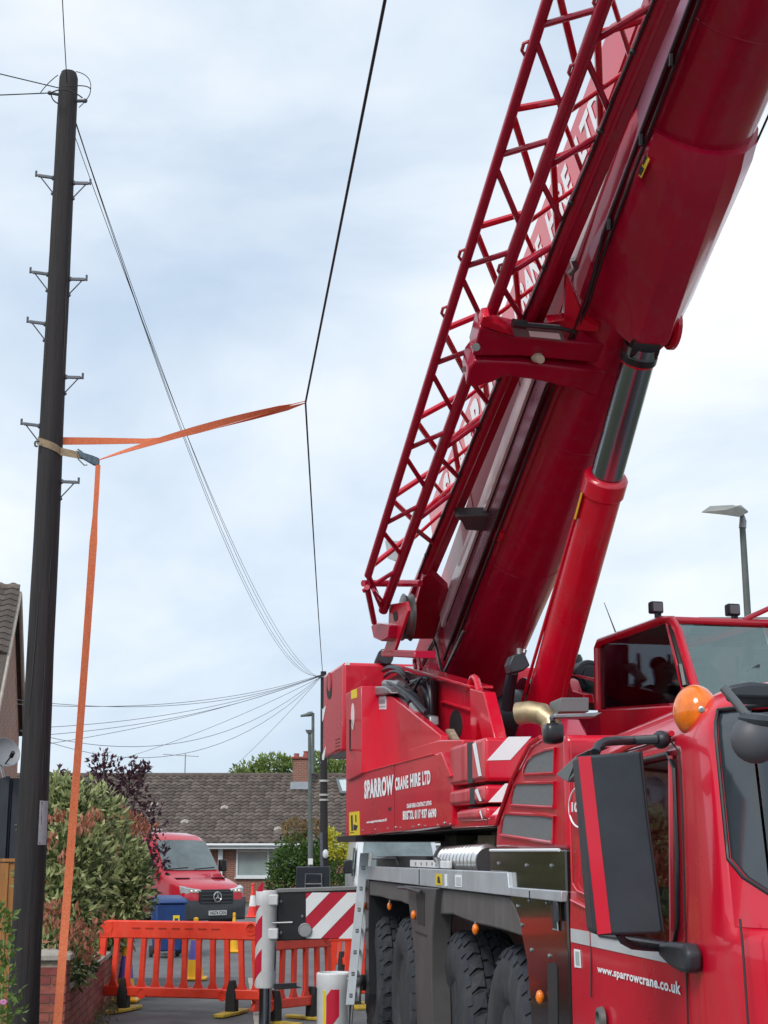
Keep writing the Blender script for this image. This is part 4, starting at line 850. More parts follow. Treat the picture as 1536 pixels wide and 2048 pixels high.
# pale side rail strip with groove and double cable
SV_ = BVC-BR_
def rail(a0, a1): return G().prism([bo(SV_-.02, a0, .06), bo(SV_-.02, a1, .06), bo(SV_-.02, a1, .40), bo(SV_-.02, a0, .40)], -Vec(su(-.018, 0, 0)))
RAILM = mat('boom rail with painted sky tint', (.34, .13, .19), .28, metal=.75, var=.1); STRIPM = mat('slide strip with painted sky sheen', (.78, .70, .74), .3, coat=.6, var=.1, scale=3)  # sky reflected on the boom side is put into these pale colours
P('side_rail', rail(.25, 3.75), RAILM, boom); P('side_rail', rail(4.95, 9.1), RAILM, boom)
P('rail_flange', G().prism([bo(SV_-.05, .3, .275), bo(SV_-.05, 3.7, .275), bo(SV_-.05, 3.7, .44), bo(SV_-.05, .3, .44)], SUv*.085), STRIPM, boom)
P('rail_flange', G().prism([bo(SV_-.05, 4.7, .275), bo(SV_-.05, 9.1, .275), bo(SV_-.05, 9.1, .40), bo(SV_-.05, 4.7, .40)], SUv*.045), STRIPM, boom)
P('rail_seam', G().tube([bo(SV_-.024, .4, .27), bo(SV_-.024, 9, .27)], .004, 5), INK, boom)
for k, dt in enumerate((.035, -.02)):
    pts = [bo(SV_-.015+.03*k, a, dt) for a in (.1, 1.5, 3.6)]+[bv(*p, SV_-.03+.03*k) for p in ((1130+k*6, 700+k*2), (1172+k*6, 602+k*3), (1187+k*6, 552+k*2))]+[bo(SV_-.015+.03*k, a, dt+.02) for a in (5.2, 6.5, 9.0)]
    P('boom_cable', G().tube(pts, .014, 6), BLACK, boom)
for a in (5.3, 6.0, 6.6, 7.1): P('cable_clip', G().tube([bo(SV_-.015, a, -.02), bo(SV_-.015, a+.05, .04)], .017, 6), BLACK, boom)
P('foot_pipe', G().tube([bv(*c1(*p), SV_-.03) for p in ((545, 1270), (610, 1130), (645, 1075), (665, 1140), (690, 1270), (715, 1340), (740, 1290), (870, 1010))], .014, 6), STEEL, boom)
P('foot_pipe', G().tube([bv(*c1(*p), SV_-.045) for p in ((560, 1280), (625, 1140), (650, 1100), (672, 1160), (697, 1290), (715, 1355), (748, 1280), (880, 1010))], .010, 6), BLACK, boom)
yw = P('warning_sticker', G().prism([bv(*c4(*p), SV_+.035) for p in ((893, 782), (928, 822), (885, 918), (850, 880))], -SUv*.004), YEL, boom)
for q in ([(882, 850), (898, 868), (880, 905), (866, 888)], [(905, 800), (915, 808), (895, 850), (888, 842)]): P('sticker_mark', G().prism([bv(*c4(*p), SV_+.03) for p in q], -SUv*.003), INK, yw)
# luffing cylinder mounting under the boom
def csec(a, pr, dv=0):
    L_ = [bo(BVC-h_, a, t_) for h_, t_ in pr]; R_ = [bo(BVC+dv*(1-i_/len(pr))*0+dv+h_, a, t_) for i_, (h_, t_) in enumerate(pr)]
    return L_+R_[::-1]
mt = P('cylinder_mount', G().loft([csec(6.12, [(.42, .3), (.415, .14), (.36, -.02), (.235, -.16), (.10, -.215)]), csec(6.0, [(.435, .3), (.425, .12), (.365, -.05), (.24, -.20), (.11, -.265)]), csec(5.8, [(.44, .3), (.425, .1), (.36, -.07), (.235, -.24), (.11, -.31)]), csec(5.3, [(.44, .3), (.42, .1), (.335, -.08), (.21, -.27), (.10, -.36)], .02), csec(4.66, [(.43, .3), (.40, .1), (.27, -.12), (.14, -.33), (.08, -.42)], .06), csec(4.58, [(.42, .3), (.39, .1), (.25, -.12), (.12, -.33), (.06, -.40)], .06)]), REDSHADE, boom, smooth=17)
P('mount_cheek', G().lathe(btp(1330, 655, -.2)+SUv*.02, SUv, [(.14, 0), (.16, .02), (.16, .05), (.02, .05)], 24), RED, mt)
for a_ in (1.6, 3.2, 6.9, 8.2): P('weld_bead', G().loft([bsec(a_, 1.003, .881), bsec(a_+.008, 1.012, .884), bsec(a_+.016, 1.003, .881)], False), REDSHADE, boom)
# luffing cylinder
cyt, cym, cyb = bv(1284, 690, 4.0), bv(1214, 948, 4.0), bv(1072, 1470, 4.0)
ax = (cym-cyb).normalized(); Lb = (cym-cyb).length
cyl = P('luffing_cylinder', G().lathe(cyb-ax*.3, ax, [(.10, 0), (.155, .05), (.155, Lb+.12), (.17, Lb+.14), (.17, Lb+.27), (.155, Lb+.29), (.14, Lb+.295)], 36), RED)
P('cylinder_rod', G().tube([cym, cyt], .122, 36), CHROME, cyl, smooth=60)
P('rod_eye', G().lathe(cyt-SUv*.1, SUv, [(.05, 0), (.105, .0), (.105, .2), (.05, .2)], 24).lathe(cyt-ax*.1, ax, [(.135, -.02), (.135, .03), (.1, .06)], 24), BLACK, cyl)
P('rod_collar', G().lathe(cyt-ax*.12, ax, [(.125, -.02), (.132, 0), (.132, .03), (.12, .05)], 28), RED, cyl)
P('cylinder_pipe', G().tube([bv(1172, 960, 3.84), bv(1112, 1170, 3.84), bv(1065, 1330, 3.84), bv(1040, 1420, 3.84)], .014, 6), RED, cyl)
P('sticker', G().prism([cym-ax*.18-SUv*.162+Vec((0, -.02, .0)), cym-ax*.42-SUv*.162+Vec((0, -.02, 0)), cym-ax*.44-SUv*.155+Vec((0, -.075, 0)), cym-ax*.2-SUv*.155+Vec((0, -.075, 0))], -SUv*.006), YEL, cyl)
P('holding_valve', G().prism([ss(*p, 11.6) for p in (c1(1222, 1260), c1(1250, 1190), c1(1340, 1165), c1(1385, 1270), c1(1335, 1310), c1(1240, 1330))], Vec(su(0, .15, 0))), DPLAST, bevel=.012)
P('valve_knob', G().tube([ss(*c1(1300, 1200), 11.62), ss(*c1(1300, 1140), 11.62)], .02, 8), STEEL); P('valve_knob', G().tube([ss(*c1(1330, 1200), 11.62), ss(*c1(1345, 1150), 11.62)], .016, 8), STEEL)
P('valve_hose', G().tube([sv(*c1(1250, 1320), 3.7), sv(*c1(1225, 1450), 3.7), sv(*c1(1205, 1610), 3.7)], .05, 10), MATS['hose rubber'])
P('cylinder_base', G().prism([sv(*p, 3.75) for p in ((1020, 1500), (1035, 1450), (1060, 1438), (1100, 1438), (1130, 1500))], SUv*.25), REDSHADE, bevel=.02)
# ------------------------------------------------------------------ folded lattice jib
def lerp(a, x0, x1): return x0+(x1-x0)*a/7.
L1 = lambda a: Vec((2.70, a, lerp(a, .30, .05)))
L2 = lambda a: Vec((2.97, a, lerp(a, .39, -.16)))
L3 = lambda a: Vec((3.28, a, lerp(a, .57, -.21)))
U2 = lambda a: L2(a)+Vec((.15, 0, .36)); U3 = lambda a: L3(a)+Vec((.13, 0, .34))
bw = lambda p: bo(*p)
jib = P('lattice_jib', G().tube([bw(L2(.42)), bw(L2(9.6))], .046, 12), REDSHADE)
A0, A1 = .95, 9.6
for Ln, r, a0 in ((L1, .036, 1.05), (L3, .05, .9), (U2, .03, 1.0), (U3, .034, .9)): P('chord', G().tube([bw(Ln(a0)), bw(Ln(A1))], r, 12), REDSHADE, jib)
pit = .985
for k in range(0, 10):
    a = 1.18+k*pit
    if a > 9.3: break
    # outer truss L1-L2 (zigzag, shade in its colour), plain red rungs and posts to the upper chord
    P('brace', G().tube([bw(L2(a-.08)), bw(L1(a-.37))], .021, 8), REDSHADE, jib)
    if a > 1.5: P('brace', G().tube([bw(L1(a-.46)), bw(L2(a-.86))], .021, 8), REDSHADE, jib)
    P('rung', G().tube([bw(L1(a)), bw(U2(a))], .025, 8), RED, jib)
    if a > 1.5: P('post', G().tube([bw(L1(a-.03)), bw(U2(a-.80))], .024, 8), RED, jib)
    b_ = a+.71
    P('brace', G().tube([bw(L2(b_-.06)), bw(L3(b_+.32))], .021, 8), REDSHADE, jib); P('brace', G().tube([bw(L2(b_-.14)), bw(L3(b_-.56))], .021, 8), REDSHADE, jib)
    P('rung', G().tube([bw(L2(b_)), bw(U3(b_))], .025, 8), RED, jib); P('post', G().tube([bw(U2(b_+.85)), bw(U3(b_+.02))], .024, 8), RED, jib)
for k in range(0, 9):
    a = 1.55+k*.985
    P('back_brace', G().tube([bw(U2(a+.45)), bw(U3(a))], .017, 8), RED, jib); P('back_brace', G().tube([bw(U3(a-.06)), bw(U2(a-.5))], .017, 8), RED, jib)
P('jib_cable', G().tube([bw(L3(a)+Vec((-.055, 0, -.03+.01*math.sin(a*5)))) for a in [.9+i*.5 for i in range(18)]], .011, 6), BLACK, jib)
for k in range(14): a = 1.2+k*.62; P('cable_clip', G().ball(bw(L3(a)+Vec((-.055, 0, -.03))), .022, .022, .022, n=8, m=5), BLACK, jib)
for a in (4.3, 4.85, 6.55, 7.05):
    for Ln in (L1, L2):
        P('pin_lug', G().tube([bw(Ln(a)+Vec((-.03, -.05, .01))), bw(Ln(a)+Vec((-.055, -.025, .02))), bw(Ln(a)+Vec((-.055, .025, .02))), bw(Ln(a)+Vec((-.03, .05, .01)))], .012, 6), REDW, jib)
# lower jib end: end frame, sheave block
P('end_frame', G().tube([bw(L1(1.05)), bw(L2(.42))], .028, 8).tube([bv(*c1(100, 640), 2.72), bv(*c1(300, 640), 3.0), bv(*c1(540, 640), 3.2)], .032, 8).tube([bv(*c1(130, 670), 2.72), bv(*c1(185, 940), 2.9)], .028, 8).tube([bv(*c1(180, 690), 2.75), bv(*c1(240, 770), 2.9)], .018, 6), REDSHADE, jib)
P('end_bracket', G().prism([bv(*c1(*p), 2.94) for p in ((160, 970), (185, 940), (300, 960), (290, 1060), (240, 1085), (180, 1060))], SUv*.12), REDSHADE, jib, bevel=.01)
shv = P('sheave_cheek', G().prism([bv(*c1(*p), 3.02) for p in ((300, 800), (430, 780), (445, 850), (390, 1010), (330, 1185), (245, 1190), (260, 1150), (290, 1060))], SUv*.03), RED, jib, bevel=.006)
P('cheek_hole', G().prism([bv(*c1(347+16*math.cos(t), 893+40*math.sin(t)), 3.015) for t in [2*math.pi*i/18 for i in range(18)]], SUv*.003), INK, shv)
P('cheek_hole', G().prism([bv(*c1(*p), 3.015) for p in ((320, 1010), (350, 1000), (340, 1060), (315, 1075))], SUv*.003), LETTER, shv)
sp = bv(*c1(400, 900), 3.1)
P('sheave', G().lathe(sp, SUv, [(.05, 0), (.2, .0), (.22, .005), (.2, .03), (.2, .06), (.22, .085), (.2, .09), (.05, .09)], 28), mat('sheave steel', (.16, .17, .17), .4, metal=.5), shv)
P('pin_plate', G().prism([bv(*c1(*p), 3.02) for p in ((240, 1150), (330, 1150), (490, 1155), (495, 1215), (330, 1205), (235, 1200))], SUv*.2), REDSHADE, jib, bevel=.01)
P('label_plate', G().prism([bv(*c1(*p), 3.1) for p in ((268, 310), (390, 315), (390, 420), (340, 470), (290, 450))], SUv*.01), mat('grey plate', (.45, .47, .49), .5), jib)
P('chord_plate', G().prism([bo(3.25, .35, L3(.35).z+.03), bo(3.25, 9.6, L3(9.6).z+.03), bo(3.42, 9.6, L3(9.6).z+.05), bo(3.43, 2.2, L3(2.2).z+.05), bo(3.43, .35, L3(.35).z+.05)], BT_*.05), REDSHADE, jib, bevel=.008)
P('lower_shroud', G().prism([btp(*c1(*p), .42) for p in ((500, 820), (560, 600), (620, 560), (760, 700), (650, 1070), (440, 1070))], BT_*.1), REDSHADE, jib, bevel=.01)
# name board along the jib
nb_ = [(1227, 23), (1130, 264), (1070, 441), (1024, 561), (902, 893), (838, 1054)]
tp = [bi(*p, 3.44) for p in nb_]
def tl_(a): return 1.36-(a)*.083
nbd = P('name_board', G().prism([bo(3.44, .8, tl_(.8)), bo(3.44, 6.35, tl_(6.35)), bo(3.44, 6.75, .40), bo(3.44, .8, .62)], SUv*.02), RED, jib)
def bt(a0, a1, lo, hi, s):
    f = lambda a, k: bo(3.435, a, tl_(a)-.40+(k)*.36)
    text('lettering', s, LETTER, nbd, [f(a0, lo), f(a1, lo), f(a1, hi), f(a0, hi)], .05)
bt(1.35, 3.55, -.35, .9, 'SPARROW'); bt(3.78, 4.55, -.1, .75, 'CRANE'); bt(4.72, 5.25, -.1, .75, 'HIRE'); bt(5.45, 5.95, -.1, .75, 'LTD')
# bracket that carries the jib
TB = -.12
bk = [(955, 645), (985, 652), (1030, 672), (1135, 680), (1160, 655), (1235, 690), (1240, 760), (1195, 792), (1165, 780), (1080, 762), (1010, 752), (985, 765), (950, 775), (930, 770), (945, 720)]
brk = P('jib_bracket', G().prism([btp(*p, TB) for p in ((960, 655), (1030, 674), (1135, 684), (1240, 690), (1242, 730), (1150, 722), (1040, 712), (945, 712))], BT_*.2), REDSHADE, bevel=.012)
P('bracket_arm', G().prism([btp(*p, TB-.03) for p in ((938, 738), (950, 722), (1040, 726), (1150, 738), (1242, 745), (1236, 775), (1195, 794), (1160, 782), (1080, 762), (1010, 752), (985, 765), (950, 776), (932, 770))], BT_*.24), REDSHADE, brk, bevel=.015)
P('bracket_web', G().prism([btp(*p, TB+.06) for p in ((950, 700), (1030, 705), (1032, 735), (948, 735))], BT_*.05).prism([btp(*p, TB+.06) for p in ((1130, 700), (1240, 700), (1240, 760), (1128, 745))], BT_*.05), REDSHADE, brk)
P('bracket_arm', G().prism([btp(*p, TB+.02) for p in ((1133, 555), (1142, 570), (1170, 640), (1200, 655), (1196, 664), (1100, 656), (1095, 645), (1128, 640))], BT_*.08), RED, brk, bevel=.006)
P('bracket_tip', G().prism([btp(*p, TB-.03) for p in ((960, 650), (966, 634), (980, 632), (986, 645), (1000, 650), (1028, 672), (1000, 665))], BT_*.1), RED, brk, bevel=.008)
P('bracket_tip', G().tube([bv(950, 690, 2.9), bv(958, 700, 2.9)], .04, 10), REDSHADE, brk)
P('pin', G().tube([bv(952, 694, 2.86), bv(960, 694, 3.0)], .03, 10).tube([bv(930, 738, 2.88), bv(935, 740, 3.0)], .024, 10), STEEL, brk)
P('tool_tray', G().prism([btp(*p, TB-.05) for p in ((1022, 650), (1122, 657), (1130, 683), (1030, 672))], BT_*.04), mat('tray grey plastic', (.16, .17, .18), .5), brk)
P('tray_label', G().prism([btp(*p, TB-.055) for p in ((1057, 662), (1118, 667), (1122, 679), (1060, 673))], BT_*.003), LETTER, brk)
P('tray_latch', G().tube([btp(1025, 646, TB-.06), btp(1052, 650, TB-.06)], .035, 8).tube([btp(1050, 650, TB-.06), btp(1122, 657, TB-.06), btp(1150, 664, TB-.05)], .016, 6), BLACK, brk)
P('block', G().lathe(btp(1077, 716, TB-.02), Vec((.2, -.6, -.4)), [(.045, -.04), (.03, .05)], 14), mat('cream block', (.62, .56, .44), .6), brk)
P('pipe_clamp', G().prism([btp(*p, .22) for p in (c2(500, 1290), c2(520, 1275), c2(770, 1270), c2(800, 1200), c2(812, 1400), c2(580, 1385), c2(550, 1320))], BT_*.1), mat('cast clamp', (.075, .08, .088), .5), brk, bevel=.01)
P('clamp_tab', G().prism([btp(*p, .0) for p in (c2(815, 1420), c2(850, 1400), c2(975, 1450), c2(880, 1450), c2(790, 1475))], BT_*.04), RED, brk)
P('rear_fitting', G().tube([btp(1146, 518, .12), btp(1152, 535, .12), btp(1140, 548, .12)], .022, 8), STEEL, brk)
# ------------------------------------------------------------------ operator cab on the superstructure
OV, OW = 4.8, .86
o_s = lambda px, py: onv(sui, px, py, OV)
A_, B_, Cc, D_, E_, F_ = [o_s(*p) for p in ((1195, 1284), (1332, 1238), (1348, 1246), (1398, 1400), (1404, 1500), (1202, 1500))]
def so_(p, dv=0): return su(p.x+dv, p.y, p.z)
oc = P('operator_cab', G().prism([so_(q) for q in (o_s(1197, 1418), o_s(1398, 1408), E_, F_)], SUv*OW), RED, bevel=.02)
P('cab_base', G().prism([so_(o_s(*p), .02) for p in ((1128, 1428), (1203, 1424), (1203, 1500), (1128, 1500))], SUv*.7), REDSHADE, oc, bevel=.01)
FR = lambda pts, r=.032: G().tube(pts, r, 10)
for dv in (0, OW):
    P('cab_frame', FR([so_(o_s(1197, 1420), dv), so_(o_s(1195, 1296), dv), so_(o_s(1200, 1284), dv), so_(o_s(1325, 1240), dv), so_(o_s(1345, 1240), dv), so_(o_s(1356, 1262), dv), so_(D_, dv)], .036), RED, oc)
    P('cab_pillar', FR([so_(o_s(1336, 1248), dv+.01), so_(o_s(1372, 1400), dv+.01)], .03), RED, oc)
P('roof_rail', FR([so_(o_s(1345, 1240)), so_(o_s(1345, 1240), OW)], .03), RED, oc)
P('roof_rail', FR([so_(o_s(1345, 1238), OW*.72)+UP*.01, so_(o_s(1345, 1232), OW*.82)+UP*.03, so_(o_s(1345, 1222), OW)+UP*.06, so_(o_s(1345, 1225), OW+.15)+UP*.05], .022), RED, oc)
P('roof', G().prism([so_(o_s(1198, 1286)), so_(o_s(1232, 1274)), so_(o_s(1232, 1274), OW), so_(o_s(1198, 1286), OW)], UP*.03), RED, oc, bevel=.01)
P('roof_glass', G().prism([so_(o_s(1233, 1274)), so_(o_s(1332, 1240)), so_(o_s(1332, 1240), OW), so_(o_s(1233, 1274), OW)], UP*.012), WGL, oc)
P('rear_wall', G().prism([so_(o_s(1196, 1288), .02), so_(o_s(1196, 1420), .02), so_(o_s(1196, 1420), .28), so_(o_s(1196, 1288), .28)], Vec(su(0, -.02, 0))), BLACK, oc)
P('side_glass', G().prism([so_(o_s(*p), .012) for p in ((1199, 1416), (1198, 1290), (1330, 1246), (1368, 1404))], SUv*.006), WGD, oc)
P('side_glass', G().prism([so_(o_s(*p), OW-.012) for p in ((1199, 1416), (1198, 1290), (1330, 1246), (1368, 1404))], SUv*.006), WGL, oc)
P('windscreen', G().prism([so_(o_s(1350, 1250), .04), so_(o_s(1397, 1404), .04), so_(o_s(1397, 1404), OW-.03), so_(o_s(1350, 1250), OW-.03)], Vec(su(0, -.006, 0))), WGL, oc)
P('wiper_rail', G().tube([so_(o_s(1340, 1252), .005), so_(o_s(1378, 1398), .005)], .02, 6).tube([so_(o_s(1366, 1330), -.02), so_(o_s(1374, 1372), -.02)], .025, 6), BLACK, oc)
for dv in (.18, .36, .66): P('inner_post', G().tube([su(OV+dv, A_.y-.05, A_.z-.1), su(OV+dv+.03, A_.y-.05, A_.z-.75)], .016, 6), mat('interior grey', (.10, .13, .14), .6), oc)
P('control_screen', G().prism([sv(*p, OV+.12) for p in (c7(550, 505), c7(600, 490), c7(685, 600), c7(665, 625), c7(570, 540))], SUv*.05), mat('console beige', (.4, .4, .36), .5), oc, bevel=.006)
P('screen_post', G().tube([sv(*c7(650, 600), OV+.15), sv(*c7(640, 700), OV+.15), sv(*c7(615, 790), OV+.15)], [.03, .035, .05], 10), MATS['interior grey'], oc)
P('monitor', G().prism([ss(*p, D_.y+.18) for p in ((1492, 1360), (1504, 1335), (1520, 1328), (1516, 1360), (1506, 1362))], Vec(su(0, .03, 0))), DPLAST, oc)
P('seat', G().box(su, OV+.25, OV+.7, A_.y-.75, A_.y-.3, A_.z-1.05, A_.z-.75).box(su, OV+.28, OV+.66, A_.y-.42, A_.y-.28, A_.z-.8, A_.z-.42), mat('seat vinyl', (.02, .022, .026), .6), oc, bevel=.04)
P('radio_aerial', G().tube([so_(o_s(1222, 1268), .05), so_(o_s(1198, 1205), .05)], [.007, .003], 6), BLACK, oc)
for px_, py_, dv in ((1308, 1216, 0.02), (1466, 1221, OW*.72)):
    c = so_(o_s(1308, 1216), dv) if dv < .1 else ss(px_, py_, o_s(1340, 1240).y+.1)
    w_ = P('roof_lamp', G().box(lambda a, b, c_: c+Vec(su(a, b, 0))+UP*c_, -.055, .055, -.03, .05, -.045, .055), BLACK, oc, bevel=.015, seg=3)
    P('lens', G().box(lambda a, b, c_: c+Vec(su(a, b, 0))+UP*c_, -.04, .042, -.036, -.029, -.033, .04), mat('lamp lens', (.16, .14, .15), .2, coat=.6, bump=.4, bscale=150), w_, bevel=.004)
    P('lamp_foot', G().tube([c+UP*-.045, c+UP*-.1], .018, 8).tube([c+UP*-.045+SUv*.03, c+UP*-.1+SUv*.03], .012, 8), BLACK, w_)
# air filter and green tank between boom and cab
afc = sv(1172, 1352, 5.0)
P('air_filter', G().lathe(afc+Vec(su(0, .45, 0)), Vec(su(.12, -1, 0)), [(.1, 0), (.16, .02), (.165, .40), (.155, .44), (.125, .445), (.12, .435), (.09, .44), (.088, .45), (.05, .452), (.005, .452)], 32), mat('black filter shell', (.012, .016, .024), .4, var=.2))
P('filter_cap', G().lathe(sv(1150, 1330, 5.0), UP, [(.05, -.05), (.055, 0), (.075, .01), (.078, .06), (.06, .10), (.02, .11)], 24), BLACK)
P('filter_band', G().lathe(afc+Vec(su(-.02, .3, 0)), Vec(su(.12, -1, 0)), [(.17, 0), (.172, .02), (.17, .04)], 32), STEEL)
P('green_tank', G().prism([sv(*p, 5.0) for p in ((1150, 1392), (1150, 1378), (1196, 1366), (1196, 1420), (1150, 1420))], SUv*.4), GRN, bevel=.01)
P('lug_frame', G().prism([sv(*p, 4.75) for p in (c7(120, 680), c7(150, 600), c7(170, 592), c7(195, 610), c7(215, 680), c7(290, 700), c7(295, 760), c7(100, 760))], SUv*.1), RED, bevel=.008)
P('rope', G().tube([bo(4.385, 5.6, .035), bo(4.385, 9.5, .035)], .008, 6), BLACK, boom)
# ================================================================== poles, wires, strap
POLE = mat('creosoted pole', (.006, .008, .015), .75, var=.5, scale=5, stretch=(9, 9, .3), col2=(.036, .029, .029), bump=.6, bscale=26)
GALV = mat('galvanised step', (.12, .13, .15), .55, metal=.5, var=.3, scale=20)
CAB = mat('black cable', (.02, .021, .028), .6, var=.1)
PD = 12.5
pb, pt_ = at(47, 2000, PD), at(137, 160, PD)
pax = (pt_-pb).normalized(); base = pb+pax*((0-pb.z)/pax.z)
tp_ = telegraph = thing('telegraph_pole', 'near dark wooden telegraph pole with climbing steps and tied orange strap', 'pole', base)
rings = []; Np = 60; Ht = (at(137, 146, PD)-base).length
for i in range(Np+1):
    h = Ht*i/Np; c = base+pax*h
    r0 = .130-.045*i/Np
    if i == Np: r0 *= .80
    if i == Np-1: r0 *= .97; c = base+pax*(Ht-.05)
    rings.append([c+Vec((math.cos(t), math.sin(t), 0))*(r0*(1+.055*mnoise.noise(Vec((math.cos(t)*2, math.sin(t)*2, h*1.3)))+.022*mnoise.noise(Vec((math.cos(t)*9, math.sin(t)*9, h*.6))))) for t in [2*math.pi*k/28 for k in range(28)]])
G().loft(rings).build('shaft', POLE, tp_, smooth=50)
rndc = random.Random(5)
def polept(py):
    # centre of the pole at picture height py
    for k in range(40):
        pass
    r = ray(0, py); el = r.z/r.y
    h = (EYE+PD*el)
    return base+pax*((h-base.z)/pax.z)
def prad(z): return .130-.045*min(1, z/Ht)
def step(py_in, py_out, sd, ln):
    c = polept(py_in); r = prad(c.z); a = c+Vec((sd*r*.8, 0, 0)); e_ = c+Vec((sd*(r+ln), -.02, (py_in-py_out)*.0043))
    g_ = G().tube([a, e_], .011, 8).tube([e_-Vec((0, 0, .012)), e_+Vec((0, 0, .042))], .010, 8).tube([a.lerp(e_, .82), c+Vec((sd*r*.95, 0, -.15))], .006, 6)
    g_.ball(c+Vec((sd*(r+.004), 0, .0)), .02, .02, .024, n=8, m=5).ball(c+Vec((sd*(r+.004), 0, -.153)), .016, .016, .016, n=8, m=5)
    for k in range(7): g_.tube([a.lerp(e_, .25+k*.1)-Vec((0, .013, 0)), a.lerp(e_, .25+k*.1)+Vec((0, .013, 0))], .0135, 6)
    g_.build('climbing_step', GALV, tp_)
for py, sd in ((356, -1), (366, 1), (549, -1), (558, 1), (648, -1), (754, 1), (852, -1), (963, 1)): step(py, py-4 if sd < 0 else py+3, sd, .155)
# notice plate, top brackets
pc = polept(1645); rr = prad(pc.z)
q = []
for py in (1602, 1650, 1690):
    c = polept(py); q.append([c+Vec((math.sin(t)*(rr+.004), -math.cos(t)*(rr+.004), 0)) for t in (rad(38), rad(55), rad(72), rad(90))])
G().loft(q, cap=False, closed=False).build('notice_plate', mat('faded notice', (.42, .44, .47), .6, var=.15, scale=30), tp_)
for py in (1606, 1686):
    c = polept(py); G().ball(c+Vec((math.sin(rad(46))*(rr+.005), -math.cos(rad(46))*(rr+.005), 0)), .005, .005, .005, n=8, m=5).build('nail', INK, tp_)
c = polept(188); r = prad(c.z)
G().tube([c+Vec((-r-.075, -.02, .0)), c+Vec((-r, 0, -.006))], .014, 8).ball(c+Vec((-r-.075, -.02, .0)), .022, .022, .02, n=8, m=6).build('bracket', GALV, tp_)
c2_ = polept(202); G().tube([c2_+Vec((r*.9, 0, .0)), c2_+Vec((r+.085, -.02, -.008))], .016, 8).ball(c2_+Vec((r+.08, -.02, -.008)), .022, .022, .022, n=8, m=6).build('bracket', GALV, tp_)
lp = [at(*p, PD-.12+dz) for p, dz in (((122, 145), .0), ((105, 165), .0), ((82, 187), 0), ((100, 200), -.02), ((118, 210), -.03))]
G().tube(arc(at(116, 150, PD-.1), at(95, 165, PD-.1), at(80, 187, PD-.1), 8), .004, 6).tube(arc(at(152, 143, PD-.1), at(186, 150, PD-.15), at(181, 180, PD-.15), 10)+arc(at(181, 182, PD-.15), at(180, 195, PD-.15), at(158, 215, PD-.1), 6), .004, 6).tube(arc(at(135, 173, PD-.2), at(175, 168, PD-.2), at(181, 178, PD-.15), 8), .005, 6).tube(arc(at(100, 187, PD-.2), at(130, 168, PD-.24), at(165, 196, PD-.2), 10), .006, 6).tube(arc(at(102, 188, PD-.2), at(104, 202, PD-.15), at(116, 207, PD-.1), 6), .006, 6).build('cable_loops', CAB, tp_)
crk = [polept(y)+Vec((math.sin(a_)*(prad(polept(y).z)+.002), -math.cos(a_)*(prad(polept(y).z)+.002), 0)) for y, a_ in ((1190, -.10), (1240, -.14), (1290, -.2), (1340, -.26), (1400, -.35), (1440, -.42))]
G().tube(crk, [.002, .005, .006, .006, .004, .002], 5).build('crack', INK, tp_)
for k in range(22):
    y0 = rndc.uniform(200, 1950); a_ = rndc.uniform(-1.2, 1.2); L_ = rndc.uniform(60, 260); pts_ = []
    for i in range(6): y_ = y0+L_*i/5; c_ = polept(y_); aa = a_+.03*math.sin(i*1.7+k); rr2 = prad(c_.z)*1.005; pts_.append(c_+Vec((math.sin(aa)*rr2, -math.cos(aa)*rr2, 0)))
    w_ = rndc.uniform(.0018, .004); G().tube(pts_, [w_*.4, w_, w_*.8, w_, w_*.9, w_*.3], 5).build('crack', INK, tp_)
G().prism([at(70, 1060, PD), at(66, 1100, PD), at(70, 1085, PD), at(73, 1065, PD)], Vec((0, .02, 0))).build('splinter', POLE, tp_)
# far pole
FD = 44.0; fp = at(649, 1780, FD); fbase = Vec((fp.x, FD, 0)); ftop = at(647, 1343, FD)
farp = thing('telegraph_pole', 'far dark telegraph pole at the street end beside a green bush', 'pole', fbase)
G().tube([fbase, Vec((ftop.x, FD, ftop.z))], [.13, .085], 14).build('shaft', POLE, farp)
for py, w_ in ((1355, .16), (1420, .1)): q = at(648, py, FD); G().tube([q-Vec((w_, .1, 0)), q+Vec((w_, -.1, 0))], .03, 6).build('bracket', GALV, farp)
for py in (1562, 1590, 1600): q = at(648, py, FD); G().lathe(Vec((q.x, FD, q.z)), UP, [(.135, -.03), (.14, 0), (.135, .03)], 14).build('band', mat('band light', (.4, .4, .38), .5), farp)
q = at(651, 1708, FD-.15); G().ball(q, .085, .06, .13, n=10, m=8).build('cover_box', UPVC, farp)
G().tube([at(643, 1665, FD-.1), at(645, 1780, FD-.1)], .05, 8).build('conduit', GALV, farp)
def wire(pts, r, label, grp=None, m=None):
    o_ = pts[0]; return prop(G().tube(pts, r, 6).build('overhead_cable', m or CAB, origin=o_), label, 'cable', grp)
# pulled-aside cable: far pole - strap - over the photographer
kink = at(611, 805, 13.6); near = at(772, -10, 7.0)
pts = sag(at(645, 1343, FD), kink, .12, 20)+[kink+(near-kink)*t for t in (.03, .25, .5, .75, 1, 1.6, 2.2)]
wire(pts, .0095, 'thick black cable pulled into a kink by the orange strap')
fts = at(641, 1350, FD)
for k, (a, d) in enumerate((((148, 232), 1.45), ((149, 240), 1.35), ((148, 236), 1.22), ((146, 262), 1.05))):
    wire(sag(at(*a, PD+.05), fts+Vec((.02*k, 0, -.04*k)), d, 40), .0036, ['outermost of the four thin cables sweeping between the two poles', 'second thin cable of the bundle sweeping between the two poles', 'third thin cable of the bundle sweeping between the two poles', 'lowest thin cable leaving the near pole toward the far pole'][k], 'cables between the poles')
wire(sag(at(118, 176, PD-.1), at(-1000, -110, 9.0), .02, 10), .0055, 'upper thin cable from the pole top out of the left edge')
